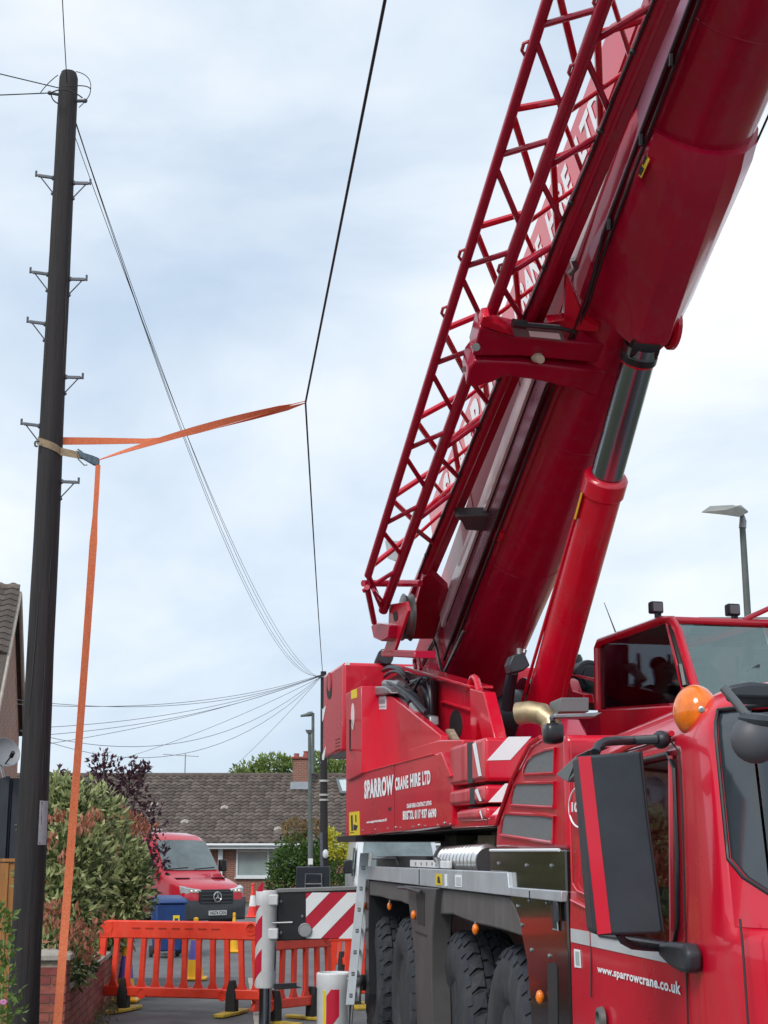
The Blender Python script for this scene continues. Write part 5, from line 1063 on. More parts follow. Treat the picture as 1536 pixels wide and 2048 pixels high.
wire(sag(at(98, 186, PD-.1), at(-1000, 212, 9.0), .02, 10), .0055, 'lower thin cable from the pole top out of the left edge')
wire(sag(at(134, 165, PD-.14), at(122, -60, 11.0), .02, 10)+[at(70, -1500, 6.0)], .0045, 'thin cable rising from the pole top out of the upper edge')
for k, (e_, d, dd) in enumerate((((30, 1408), 30, .35), ((30, 1399), 30, .45), ((60, 1456), 34, .3), ((60, 1472), 34, .3), ((80, 1490), 36, .2), ((40, 1460), 30, 1.0), ((40, 1462), 32, 1.3), ((200, 1530), 50, .2), ((455, 1545), 64, .1))):
    nm = ['topmost', 'second', 'third', 'fourth', 'fifth', 'sixth, sagging,', 'seventh, sagging,', 'eighth', 'ninth and steepest'][k]
    wire(sag(fts+Vec((0, 0, -.01*k)), at(*e_, d), dd, 20), .0065, nm+' thin wire fanning left from the far pole', 'wires fanning from the far pole', mat('weathered grey wire', (.16, .17, .19), .6, var=.1))
# orange ratchet strap
STRAP = mat('orange webbing', (.72, .15, .055), .75, var=.15, scale=60, col2=(.80, .24, .11), bump=.4, bscale=300)
STRAPT = mat('tan strap end', (.27, .20, .13), .8, var=.3, scale=30)
c = polept(880); r = prad(c.z)
strap = thing('ratchet_strap', 'orange ratchet strap tied round the pole and pulling the cable aside', 'strap', base+Vec((.35, -.3, 0)))
def rib(pts, ws, m, name): G().ribbon(pts, ws, .0025).build(name, m, strap)
sw = .034
ps, ws = [], []
for i in range(15):
    t = i/14; px = 112+(611-112)*t; py = 880-(0 if t < .4 else (t-.4)/.6)**1.25*74*1.0
    ps.append(at(px, py+ (2 if t < .4 else 0), PD-.02+(13.6-PD)*t)); tw = t*2.2
    ws.append(Vec((0, math.sin(tw)*.4, math.cos(tw)))*(sw if t < .93 else sw*(1-t)/.07*.8+.005))
rib(ps, ws, STRAP, 'webbing')
ps, ws = [], []
for i in range(17):
    t = i/16; px = 197+(611-197)*t; py = 920-118*t**.95-10*math.sin(t*3.14)*.3
    ps.append(at(px, py, PD-.2+(13.6-PD+.2)*t)); tw = 1.35-t*2.9
    ws.append(Vec((0, math.sin(tw)*.5, math.cos(tw)))*(sw if t < .93 else .008))
rib(ps, ws, STRAP, 'webbing')
ps, ws = [], []
for i in range(24):
    t = i/23; px = 196-86*t**1.15-9*t*(1-t); py = 930+1180*t
    ps.append(at(px, py, PD-.2-.35*t)); tw = .5*math.sin(t*4)+.2
    ws.append(Vec((math.cos(tw), math.sin(tw), 0))*sw*(.62 if t < .1 else .95))
rib(ps, ws, STRAP, 'webbing')
q = []; ws = []
for i in range(9):
    t = rad(-95+i*20); cc = polept(880+i*3.2)
    q.append(cc+Vec((math.sin(t)*(r+.006), -math.cos(t)*(r+.006), 0))); ws.append(UP*.034)
q.append(at(165, 912, PD-.16)); ws.append(UP*.03)
rib(q, ws, STRAPT, 'tail_webbing')
ra_, rb_ = at(155, 905, PD-.17), at(199, 924, PD-.19); dr = (rb_-ra_).normalized()
G().prism([at(152, 900, PD-.19), at(186, 911, PD-.2), at(198, 916, PD-.2), at(197, 930, PD-.2), at(186, 929, PD-.2), at(160, 914, PD-.19)], Vec((0, .045, 0))).build('ratchet_buckle', mat('ratchet steel', (.07, .10, .13), .4, metal=.6, var=.4, scale=40), strap, bevel=.004)
G().tube([ra_-UP*.02, ra_-UP*.055+dr*.01, ra_+dr*.07-UP*.085, ra_+dr*.1-UP*.07], .005, 6).tube([ra_+UP*.03, ra_+dr*.05+UP*.02], .006, 6).build('ratchet_handle', GALV, strap)
hk = at(72, 885, PD-.12); G().tube(arc(hk+Vec((.03, 0, .01)), hk+Vec((-.02, -.01, .02)), hk+Vec((-.005, 0, -.03)), 8)+[hk+Vec((.015, 0, -.035))], .009, 8).build('hook', GALV, strap)
# ------------------------------------------------------------------ street lamps
LAMPM = mat('lamp column grey', (.10, .12, .115), .6, var=.25)
lb = at(1489, 1130, 20); lamp = thing('street_lamp', 'grey street lamp with flat lantern above the right of the crane', 'street lamp', (lb.x+.0, 20, 0))
lt = at(1485, 1056, 20)
G().tube([Vec((lb.x+.03, 20, 0)), Vec((lt.x, 20, lt.z))], [.07, .042], 14).build('column', LAMPM, lamp)
G().tube([at(1485, 1056, 20), at(1486, 1042, 20), at(1484, 1030, 20)], [.05, .048, .03], 12).build('spigot', mat('pale cast', (.32, .33, .35), .5), lamp)
G().loft([[at(1403, 1025, 19.5), at(1420, 1013, 20.4), at(1420, 1012, 20.4), at(1403, 1024, 19.5)], [at(1450, 1030, 19.6), at(1455, 1014, 20.4), at(1462, 1010, 20.3), at(1450, 1020, 19.6)], [at(1478, 1034, 19.75), at(1482, 1018, 20.3), at(1482, 1010, 20.2), at(1478, 1012, 19.8)], [at(1496, 1025, 19.95), at(1496, 1023, 20.1), at(1496, 1022, 20.1), at(1496, 1023, 19.95)]]).build('lantern', mat('lantern grey', (.20, .20, .18), .5, var=.3), lamp)
G().lathe(at(1475, 1014, 20), UP, [(.04, -.02), (.042, .02), (.035, .03)], 12).build('photocell', WHITE, lamp)
fl_ = at(621, 1700, 47); lamp2 = thing('street_lamp', 'slim far street lamp standing before the bungalow chimney', 'street lamp', (fl_.x, 47, 0))
t2 = at(619, 1462, 47)
G().tube([Vec((fl_.x, 47, 0)), at(621, 1728, 47), at(620, 1600, 47), t2], [.09, .085, .06, .05], 10).build('column', LAMPM, lamp2)
G().loft([[t2+Vec((-.13, -.1, .03)), t2+Vec((.13, -.1, .03)), t2+Vec((.13, .2, .03)), t2+Vec((-.13, .2, .03))], [t2+Vec((-.08, -.08, -.07)), t2+Vec((.08, -.08, -.07)), t2+Vec((.08, .1, -.07)), t2+Vec((-.08, .1, -.07))]]).build('lantern', LAMPM, lamp2)
q = at(621, 1723, 46.8); G().box(I, q.x-.07, q.x+.07, 46.75, 46.85, q.z-.09, q.z+.09).build('number_plate', WHITE, lamp2)
fl3 = at(627, 1600, 72); lamp3 = thing('street_lamp', 'distant street lamp with curved arm rising beyond the bungalow roof', 'street lamp', (fl3.x, 72, 0))
t3 = at(626, 1426, 72); G().tube([Vec((fl3.x, 72, 0)), t3], [.1, .07], 8).build('column', LAMPM, lamp3)
G().tube([t3, at(620, 1428, 72), at(612, 1430, 72), at(601, 1432, 72)], [.08, .12, .08, .05], 8).build('lantern', LAMPM, lamp3)
# ------------------------------------------------------------------ traffic barriers
ORB = mat('barrier orange', (.82, .040, .018), .42, var=.12, scale=5, col2=(.88, .075, .035), grime=.25, gcol=(.45, .16, .11))
FOOTM = mat('barrier foot rubber', (.02, .02, .021), .75)
YF = mat('yellow foot edge', (.55, .38, .04), .7, var=.4, scale=8, grime=.6)
def barrier(loc, rz, label, Wd=2.0, n=11):
    b = thing('traffic_barrier', label, 'barrier', loc, rz, 'orange plastic barriers')
    X = Matrix.Translation(loc) @ Matrix.Rotation(rz, 4, 'Z'); f = lambda x, y, z: X @ Vec((x, y, z))
    h = Wd/2
    fr_ = G()
    fr_.prism([f(-h+.03, -.03, .78), f(-h+.1, -.03, .965), f(-h+.14, -.03, .975), f(h-.14, -.03, .975), f(h-.08, -.03, .96), f(h-.06, -.03, .78)], Vec(f(0, .06, 0))-Vec(f(0, 0, 0)))
    fr_.build('top_rail', ORB, b, bevel=.015)
    G().prism([f(-h-.02, -.03, .16), f(-h+.02, -.03, .27), f(h-.04, -.03, .27), f(h, -.03, .16)], Vec(f(0, .06, 0))-Vec(f(0, 0, 0))).build('bottom_rail', ORB, b, bevel=.015)
    G().prism([f(-h+.05, -.034, .81), f(-h+.2, -.034, .81), f(-h+.2, -.045, .96), f(-h+.12, -.045, .97)], Vec(f(0, .01, 0))-Vec(f(0, 0, 0))).build('end_pad', ORB, b, bevel=.01)
    for i in range(n):
        t = i/(n-1); xb = -h+.055+t*(Wd-.13); xt = -h+.09+t*(Wd-.19); w_ = .040 if i in (0, n-1) else .031
        wb = .06
        G().prism([f(xb-wb, -.022, .265), f(xb-w_, -.022, .33), f(xt-w_, -.022, .76), f(xt-w_-.015, -.022, .805), f(xt+w_+.015, -.022, .805), f(xt+w_, -.022, .76), f(xb+w_, -.022, .33), f(xb+wb, -.022, .265)], Vec(f(0, .044, 0))-Vec(f(0, 0, 0))).build('slat', ORB, b, bevel=.008)
    for k in range(7): x = -h+.45+k*.16; G().box(f, x, x+.1, -.034, -.028, .885, .9).build('slot', mat('slot orange shade', (.35, .02, .005), .6), b)
    for x in (-.42, .55): G().lathe(f(x, -.03, .2), Vec(f(0, -1, 0))-Vec(f(0, 0, 0)), [(.058, -.005), (.06, .006), (.045, .008), (.042, -.002), (.002, -.002)], 20).build('boss', ORB, b)
    for x in (-h+.14, h-.14): G().lathe(f(x, -.03, .9), Vec(f(0, -1, 0))-Vec(f(0, 0, 0)), [(.07, -.005), (.072, .008), (.055, .01), (.05, .0), (.002, 0)], 16).build('boss', ORB, b)
    for x in (-h+.36, h-.36):
        ft = G().prism([f(x-.06, -.055, .03), f(x-.055, -.055, .22), f(x-.02, -.055, .36), f(x+.02, -.055, .36), f(x+.055, -.055, .22), f(x+.06, -.055, .03)], Vec(f(0, .11, 0))-Vec(f(0, 0, 0))).build('foot', FOOTM, b, bevel=.008)
        G().prism([f(x-.06, -.36, .004), f(x+.06, -.36, .004), f(x+.085, 0, .004), f(x+.06, .36, .004), f(x-.06, .36, .004), f(x-.085, 0, .004)], Vec((0, 0, .035))).build('foot_plate', YF, ft, bevel=.008)
    return b
FZ = .125
def onfoot(px, py, z=FZ): return gz(px, py, z)
bl_, br_ = at(206, 2005, 17.5), at(514, 2026, 16.95)
b1c = (bl_+br_)*.5; b1c.z = FZ
ang = lambda p, q: math.atan2(q.y-p.y, q.x-p.x)
barrier(Vec((b1c.x-.02, b1c.y, FZ)), ang(bl_, br_), 'long orange barrier across the pavement beside the brick wall', (br_-bl_).length*1.05+.08, 12)
bl_, br_ = at(498, 2010, 16.95), at(672, 2020, 18.1)
bc2 = (bl_+br_)*.5
barrier(Vec((bc2.x, bc2.y, .0)), ang(bl_, br_), 'faded orange barrier behind the striped outrigger beam', 1.35, 7)
barrier(Vec((at(726, 2000, 19.2).x, 19.2, 0)), rad(12), 'orange barrier seen beyond the ladder behind the crane tyres', .9, 5)
barrier(Vec((at(700, 1950, 24).x, 24, 0)), rad(-60), 'distant orange barrier turned edge-on past the warning board', 1.2, 6)
# ------------------------------------------------------------------ cones
CYEL = mat('yellow cone plastic', (.82, .42, .012), .45, var=.1); CBLU = mat('blue cone sleeve', (.12, .10, .42), .5); CRED = mat('red cone plastic', (.80, .045, .03), .45); CWH = mat('cone sleeve white', (.75, .75, .76), .4)
def cone(p, label, hgt, mats, grp=None):
    c_ = thing('traffic_cone', label, 'cone', p, 0, grp)
    r = hgt*.17
    G().box(lambda a, b, c: p+Vec((a, b, c)), -r*1.35, r*1.35, -r*1.35, r*1.35, .003, .045).build('base', mats[3], c_, bevel=.015)
    rr_ = lambda t: r*(1-t)+r*.24*t
    cuts = [0, .32, .68, 1]
    for k in range(3): a, b_ = cuts[k], cuts[k+1]; G().lathe(p+UP*.045, UP, [(rr_(a)*1.002, a*hgt+.001*k), (rr_(b_), b_*hgt)], 20).build(['body', 'sleeve', 'top'][k], mats[k], c_)
    G().lathe(p+UP*(.045+hgt), UP, [(r*.26, 0), (r*.3, .02), (r*.28, .06), (r*.15, .075), (.002, .075)], 16).build('cap', mats[2], c_)
YM = (CYEL, CBLU, CYEL, CYEL)
cone(onfoot(389, 1960, .125), 'yellow cone with blue sleeve centred behind the long barrier', .72, YM, 'yellow cones')
cone(onfoot(250, 2004, .125)+Vec((0, .0, 0)), 'yellow and blue cone at the foot of the brick wall', .70, YM, 'yellow cones')
cone(gz(467, 1905, .004), 'small yellow cone tip showing above the barrier top rail', .62, (CYEL, CYEL, CYEL, CYEL), 'yellow cones')
cone(gz(505, 1835, .004), 'red and white cone beside the red van', .88, (CRED, CWH, CRED, CRED))
# ------------------------------------------------------------------ wheelie bins
BINB = mat('blue bin plastic', (.012, .045, .17), .5, var=.2, scale=5)
def bin_(p, rz, label):
    b = thing('wheelie_bin', label, 'wheelie bin', p, rz, 'blue wheelie bins')
    X = Matrix.Translation(p) @ Matrix.Rotation(rz, 4, 'Z'); f = lambda x, y, z: X @ Vec((x, y, z))
    G().loft([[f(-.22, -.25, .12), f(.22, -.25, .12), f(.22, .25, .12), f(-.22, .25, .12)], [f(-.28, -.32, .95), f(.28, -.32, .95), f(.28, .34, .95), f(-.28, .34, .95)]]).build('body', BINB, b, bevel=.03)
    G().loft([[f(-.30, -.35, .955), f(.30, -.35, .955), f(.30, .40, .955), f(-.30, .40, .955)], [f(-.30, -.35, .99), f(.30, -.35, .99), f(.30, .40, 1.01), f(-.30, .40, 1.01)], [f(-.22, -.26, 1.03), f(.22, -.26, 1.03), f(.22, .34, 1.07), f(-.22, .34, 1.07)]]).build('lid', BINB, b, bevel=.02)
    G().tube([f(-.24, .42, .98), f(.24, .42, .98)], .018, 8).build('handle', BINB, b)
    for x in (-.27, .22): G().lathe(f(x, .27, .1), Vec(f(1, 0, 0))-Vec(f(0, 0, 0)), [(.02, 0), (.1, .0), (.1, .05), (.02, .05)], 16).build('wheel', RUB, b)
    G().box(f, .04, .16, -.318, -.312, .5, .75).build('sticker', YEL, b)
    G().box(f, .07, .13, -.325, -.32, .56, .70).build('sticker_mark', BINB, b)
    return b
pbin = gz(333, 1915, .004); bin_(pbin, rad(18), 'front blue wheelie bin with yellow sticker beside the shrub')
bin_(pbin+Vec((-.1, .95, 0)), rad(14), 'rear blue wheelie bin half hidden by the front one')
# ------------------------------------------------------------------ street cabinet, ladder, timber packers
q = at(628, 1775, 41); CABN = mat('dark green cabinet', (.008, .012, .02), .4, var=.2)
cab_ = thing('street_cabinet', 'dark street cabinet with a pale frame before the green bush', 'cabinet', (q.x, 41, 0))
zt = at(628, 1733, 41).z
G().box(I, at(592, 1750, 41).x, at(659, 1750, 41).x, 41, 41.6, 0, zt).build('body', CABN, cab_, bevel=.02)
fr2 = [at(609, 1800, 40.9), at(611, 1748, 40.9), at(643, 1748, 40.9), at(644, 1800, 40.9)]
G().tube(fr2, .018, 6).tube([at(610, 1768, 40.9), at(643, 1768, 40.9)], .018, 6).build('frame', STEEL, cab_)
lad = thing('ladder', 'aluminium ladder leaning on the rear corner of the crane', 'ladder', at(700, 2010, 14.7))
LA, LB = at(729, 1706, 14.85), at(700, 2010, 14.7)
ld = (LB-LA); off = Vec((.035, .34, 0))
for k in (0, 1):
    pa, pb2 = LA+off*k, LB+off*k
    G().prism([pa+Vec((-.042, 0, 0)), pa+Vec((.042, 0, 0)), pb2+Vec((.042, 0, 0)), pb2+Vec((-.042, 0, 0))], Vec((0, .025, 0))).build('stile', SILV, lad, bevel=.004)
for i in range(7):
    p0 = LA.lerp(LB, .1+i*.14); G().tube([p0+Vec((0, -.006, 0)), p0+off+Vec((0, .03, 0))], .014, 6).build('rung', STEEL, lad)
    G().box(lambda a, b, c: p0+Vec((a, b, c)), -.014, .014, -.0035, -.001, -.018, .018).build('rung_socket', INK, lad)
for (a, b_, c, d, v_, lbl) in ((1322/1, 440, 640, 1530, 2.25, 'pair of pale upright timber packers on deck beside the engine housing'), (0, 0, 190, 1530, 2.4, 'dull brown timber packer lying under the red side panel')):
    x0, x1 = ((440, 640) if b_ else (0, 190)); y0, y1 = 1360, 1535
    tpk = thing('timber_packer', lbl, 'timber', cv(*c9((x0+x1)/2, y1), v_))
    w_ = (x1-x0)/2
    for k in range(2):
        G().prism([cv(*c9(x0+w_*k+3, y0), v_), cv(*c9(x0+w_*(k+1)-3, y0), v_), cv(*c9(x0+w_*(k+1)-3, y1), v_), cv(*c9(x0+w_*k+3, y1), v_)], CRv*.25).build('block', TIMB if b_ else mat('dull packer', (.12, .11, .10), .8, var=.3), tpk, bevel=.008)
# ------------------------------------------------------------------ vans
def van(loc, rz, label, paint, plate=None, star=True):
    vn = thing('van', label, 'van', loc, rz)
    X = Matrix.Translation(loc) @ Matrix.Rotation(rz, 4, 'Z'); f = lambda x, y, z: X @ Vec((x, y, z))   # front at y=0, body to +y
    GREYB = mat('van bumper grey', (.045, .05, .055), .5, var=.15)
    def sec(y, w, z0, z1, wt=None, rt=.12):
        wt = wt or w; a = []
        for x, z in ((-w, z0+.1), (-w, z0), (-w+.06, z0-.0), (w-.06, z0), (w, z0), (w, z0+.1)): a.append(f(x, y, z))
        zs = z0+(z1-z0)*.5
        a += [f(w, y, zs), f(wt+(w-wt)*.3, y, z1-rt), f(wt-rt*.35, y, z1-rt*.3), f(wt-rt, y, z1), f(0, y, z1+.012), f(-wt+rt, y, z1), f(-wt+rt*.35, y, z1-rt*.3), f(-wt-(w-wt)*.3, y, z1-rt), f(-w, y, zs)]
        return a
    G().loft([sec(.10, .80, .52, .92, .74), sec(.16, .93, .48, 1.03, .86), sec(.42, .97, .46, 1.16, .92), sec(.75, .985, .45, 1.26, .93), sec(1.02, .99, .45, 1.34, .94), sec(1.12, .99, .45, 1.42, .93), sec(1.62, .99, .45, 2.12, .84, .14), sec(1.85, .99, .45, 2.30, .83, .16), sec(2.3, .99, .45, 2.38, .83, .18), sec(3.2, .99, .45, 2.40, .84, .18), sec(5.6, .99, .45, 2.40, .84, .18), sec(5.75, .95, .5, 2.34, .80, .18)]).build('body', paint, vn, smooth=38)
    G().loft([[f(-.78, .03, .30), f(.78, .03, .30), f(.80, .03, .62), f(-.80, .03, .62)], [f(-.95, .14, .28), f(.95, .14, .28), f(.96, .14, .84), f(-.96, .14, .84)], [f(-.995, .5, .28), f(.995, .5, .28), f(.995, .5, .74), f(-.995, .5, .74)]]).build('bumper', GREYB, vn, bevel=.03)
    gl_ = mat('van windscreen', (.13, .17, .175), .05, coat=1, var=.35, scale=2)
    ws_ = lambda x, t: f(x*(.90-.10*t), 1.13+.485*t, 1.425+.70*t+.05)
    wn = G().add([ws_(-.93, 0), ws_(-.5, -.02), ws_(.5, -.02), ws_(.93, 0), ws_(.93, 1), ws_(.5, 1.03), ws_(-.5, 1.03), ws_(-.93, 1)], [(0, 1, 6, 7), (1, 2, 5, 6), (2, 3, 4, 5)]).build('windscreen', gl_, vn)
    G().tube([ws_(-.8, .0)+UP*.01, ws_(-.1, .05)+UP*.015], .012, 5).tube([ws_(.1, .0)+UP*.01, ws_(.8, .05)+UP*.015], .012, 5).build('wiper', BLACK, wn)
    for sd in (-1, 1):
        G().prism([f(sd*.985, 1.3, 1.38), f(sd*.985, 2.25, 1.36), f(sd*.94, 2.2, 1.98), f(sd*.93, 1.68, 1.98)], Vec(f(sd*.012, 0, 0))-Vec(f(0, 0, 0))).build('side_window', gl_, vn)
        m_ = G().box(lambda a, b, c: f(sd*(1.02+a), 1.34+b, 1.42+c), 0, .2, -.06, .08, 0, .30).build('mirror', BLACK, vn, bevel=.03)
        G().loft([[f(sd*.44, .085, .94), f(sd*.86, .15, .90), f(sd*.88, .15, 1.05), f(sd*.46, .085, 1.0)], [f(sd*.44, .2, .94), f(sd*.93, .3, .92), f(sd*.93, .34, 1.11), f(sd*.46, .22, 1.04)]]).build('headlight', mat('headlight lens', (.55, .57, .58), .08, coat=1, var=.35, scale=18), vn, bevel=.012)
        for k in (0, 1): G().ball(f(sd*(.60+.12*k), .10+.01*k, .965), .04, .02, .04, n=10, m=6).build('bulb', mat('lamp reflector', (.8, .74, .6), .1, metal=.5), vn)
        for y in (.95, 4.6):
            wl = G().lathe(f(sd*.99, y, .34), Vec(f(-sd, 0, 0))-Vec(f(0, 0, 0)), [(.05, -.01), (.2, -.01), (.22, .02), (.22, .18)], 20).build('wheel', STEEL, vn)
            G().lathe(f(sd*.995, y, .34), Vec(f(-sd, 0, 0))-Vec(f(0, 0, 0)), [(.21, 0), (.25, -.005), (.32, .0), (.335, .04), (.335, .2), (.21, .22)], 28).build('tyre', RUB, wl)
            G().lathe(f(sd*.992, y, .36), Vec(f(-sd, 0, 0))-Vec(f(0, 0, 0)), [(.40, -.004), (.40, .3), (.02, .3)], 24).build('wheel_arch', BLACK, vn)
    gr_ = G().prism([f(-.50, .05, .62), f(.50, .05, .62), f(.52, .09, .98), f(.40, .10, 1.01), f(-.40, .10, 1.01), f(-.52, .09, .98)], Vec(f(0, .1, 0))-Vec(f(0, 0, 0))).build('grille', mat('grille black', (.016, .018, .02), .45), vn, bevel=.01)
    for k in range(4): G().box(lambda a, b, c: f(a, .035+.012*k+b, .68+.085*k+c), -.46, .46, 0, .03, 0, .032).build('grille_bar', mat('bar grey', (.05, .054, .06), .35), gr_, bevel=.006)
    if star:
        sc0 = f(0, .03, .83); fy = Vec(f(0, -1, 0))-Vec(f(0, 0, 0)); fx = Vec(f(1, 0, 0))-Vec(f(0, 0, 0))
        G().tube([sc0+(fx*math.cos(t)+UP*math.sin(t))*.115 for t in [2*math.pi*i/24 for i in range(25)]], .014, 6).build('badge_ring', mat('badge chrome', (.7, .72, .74), .2, metal=.8), gr_)
        for k in range(3):
            t = rad(90+120*k); d_ = fx*math.cos(t)+UP*math.sin(t); e2 = fx*-math.sin(t)+UP*math.cos(t)
            G().prism([sc0+d_*.112, sc0+e2*.022, sc0-e2*.022], fy*.012).build('badge_point', MATS['badge chrome'], gr_)
    if plate:
        np_ = G().box(f, -.26, .26, -.005, .028, .405, .515).build('number_plate', mat('plate white', (.72, .73, .72), .4), vn)
        text('lettering', plate, INK, np_, [f(-.23, -.008, .42), f(.23, -.008, .42), f(.23, -.008, .50), f(-.23, -.008, .50)], .02)
    for sd in (-.55, .55): G().box(f, sd-.2, sd+.2, .70, .86, 1.262, 1.285).build('bonnet_vent', BLACK, vn)
    G().tube([f(-.1, 2.4, 2.38), f(-.1, 2.45, 2.52)], .02, 6).build('aerial', BLACK, vn)
    return vn
VRED = mat('van red paint', (.62, .008, .03), .25, coat=.8, var=.06)
vp = gz(440, 1862, 0); 
v1 = van(Vec((vp.x+.02, 37.6, .0)), rad(43), 'red panel van with grey bumper parked by the brick bungalow', VRED, 'NG74 CXN')
G().box(lambda a, b, c: Vec(v1.location)+Matrix.Rotation(rad(43), 3, 'Z') @ Vec((a, b, c)), -.5, .1, 2.6, 2.9, 2.43, 2.50).build('roof_bar', WHITE, v1)
vw = van(Vec((at(806, 1800, 33).x, 33, 0)), rad(4), 'white van half hidden behind the rear of the crane', mat('van white paint', (.62, .65, .68), .3, coat=.5, var=.05), None, False)
# ================================================================== vegetation
def leafmesh(pts, size, up_=.35, asp=.38, rnd=random, fold=.25):
    vs, fs = [], []
    for p, nrm in pts:
        d = Vec((rnd.gauss(0, 1), rnd.gauss(0, 1), rnd.gauss(0, 1)))*.75+nrm*.9+Vec((0, 0, up_)); d.normalize()
        s = d.cross(Vec((rnd.gauss(0, 1), rnd.gauss(0, 1), rnd.gauss(0, 1)))).normalized(); n2 = d.cross(s)
        L_ = size*rnd.uniform(.65, 1.25); w_ = L_*asp*.5; i = len(vs)
        m_ = p+d*L_*.45
        vs += [p, m_+s*w_+n2*w_*fold, p+d*L_, m_-s*w_+n2*w_*fold]; fs += [(i, i+1, i+2), (i, i+2, i+3)]
    return vs, fs
def leafobj(name, pts, size, m, parent, **k):
    vs, fs = leafmesh(pts, size, **k); g_ = G(); g_.v = vs; g_.f = fs
    return prop(g_.build(name, m, parent, smooth=0, recalc=False), kind='stuff')
def leafmat(name, c1_, c2_, rough=.45, scale=9, spec=.4):
    m = mat(name, c1_, rough, var=.15, scale=scale, col2=c2_, spec=spec); t = m.node_tree
    b = t.nodes['Principled BSDF']; o_ = t.nodes['Material Output']; tr = t.nodes.new('ShaderNodeBsdfTranslucent'); x = t.nodes.new('ShaderNodeMixShader'); x.inputs[0].default_value = .22
    tr.inputs[0].default_value = (*c2_, 1); t.links.new(b.outputs[0], x.inputs[1]); t.links.new(tr.outputs[0], x.inputs[2]); t.links.new(x.outputs[0], o_.inputs[0]); return m
def blob(c, r, n, rnd, shell=.55):
    out_ = []
    for _ in range(n):
        while True:
            d = Vec((rnd.uniform(-1, 1), rnd.uniform(-1, 1), rnd.uniform(-1, 1)))
            if 0.05 < d.length < 1: break
        u = d.normalized(); k = 1-(1-rnd.random()**.6)*shell
        k *= 1+.22*mnoise.noise(u*2.2+Vec(c)*1.7)
        p = Vec(c)+Vec((u.x*r[0], u.y*r[1], u.z*r[2]))*k
        out_.append((p, Vec((u.x/r[0], u.y/r[1], u.z/r[2])).normalized()))
    return out_
def limbs(root, base_, tips, r0, m):
    for tip in tips:
        mid = Vec(base_).lerp(Vec(tip), .5)+Vec((random.uniform(-.1, .1), random.uniform(-.1, .1), .05)); G().tube(arc(base_, mid, tip, 6), [r0*(1-.11*i) for i in range(7)], 6).build('branch', m, root)
BARK = mat('grey bark', (.10, .085, .07), .9, var=.35, bump=.4, bscale=40)
rnd = random.Random(11)
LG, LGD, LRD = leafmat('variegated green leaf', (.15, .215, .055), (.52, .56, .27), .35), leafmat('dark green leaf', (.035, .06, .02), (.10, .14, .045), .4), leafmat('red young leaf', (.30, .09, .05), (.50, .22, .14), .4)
KS = 1.27
sb_ = at(200, 1900, 11.8*KS); shrub = thing('photinia_shrub', 'large variegated shrub with red young leaves overhanging the brick wall', 'shrub', (sb_.x, 11.8*KS, 0))
SB0 = [(165, 1640, 12.0, .40, .5, .34), (240, 1715, 12.2, .33, .55, .34), (150, 1740, 11.6, .40, .5, .40), (240, 1800, 12.2, .30, .5, .32), (290, 1780, 13.2, .20, .5, .32), (130, 1830, 11.3, .28, .45, .36), (200, 1860, 11.7, .36, .45, .30), (120, 1900, 11.0, .18, .35, .16), (160, 1930, 11.1, .14, .3, .16), (255, 1850, 12.6, .22, .4, .24), (130, 1590, 12.0, .20, .3, .16), (215, 1655, 12.2, .28, .45, .22), (280, 1730, 13.0, .18, .4, .2), (200, 1780, 11.7, .4, .5, .4)]
SB = [(x-(22 if x > 220 else 8), y, (14.7 if x > 195 else d), rx*(.98 if x > 195 else .95), ry, rz2*(1.1 if x > 195 else .93)) for x, y, d, rx, ry, rz2 in SB0]
pg, pd, pr = [], [], []
for (x, y, d, rx, ry, rz2) in SB:
    rx, ry, rz2, d = rx*KS, ry*KS, rz2*KS, d*KS; c = at(x, y, d); n_ = int(6200*(rx*rz2+.02)); b_ = blob(c, (rx, ry, rz2), n_, rnd, .5)
    for p, nrm in b_:
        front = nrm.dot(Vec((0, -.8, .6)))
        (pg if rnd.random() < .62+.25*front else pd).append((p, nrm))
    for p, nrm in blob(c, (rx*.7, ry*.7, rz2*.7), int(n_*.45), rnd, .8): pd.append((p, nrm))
for x, y, d, r_ in ((175, 1860, 11.2, .12), (245, 1640, 12.3, .10), (285, 1655, 12.9, .10), (110, 1830, 11.0, .10), (205, 1850, 11.3, .10), (150, 1880, 11.0, .12), (300, 1660, 13.0, .08), (190, 1640, 11.7, .07), (170, 1665, 11.6, .06), (270, 1645, 12.6, .07), (125, 1640, 11.5, .05), (190, 1915, 11.2, .06), (225, 1665, 11.8, .06), (100, 1690, 11.2, .06), (140, 1730, 11.2, .05), (240, 1700, 11.8, .05)):
    for p, nrm in blob(at(x-10, y, (14.5 if x > 195 else d)*KS-.45), (r_*2.1, r_*KS, r_*1.6), int(700*r_), rnd, 1.0): pr.append((p, Vec((0, 0, 1))))
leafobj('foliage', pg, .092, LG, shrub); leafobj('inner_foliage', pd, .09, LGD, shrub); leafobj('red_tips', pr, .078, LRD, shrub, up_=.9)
sbb = rd(-1.95, 15.4, 0); limbs(shrub, sbb, [at(x, y, d*KS) for x, y, d in ((170, 1650, 12), (190, 1730, 12.4), (140, 1750, 11.7), (130, 1840, 11.4))], .04, BARK)
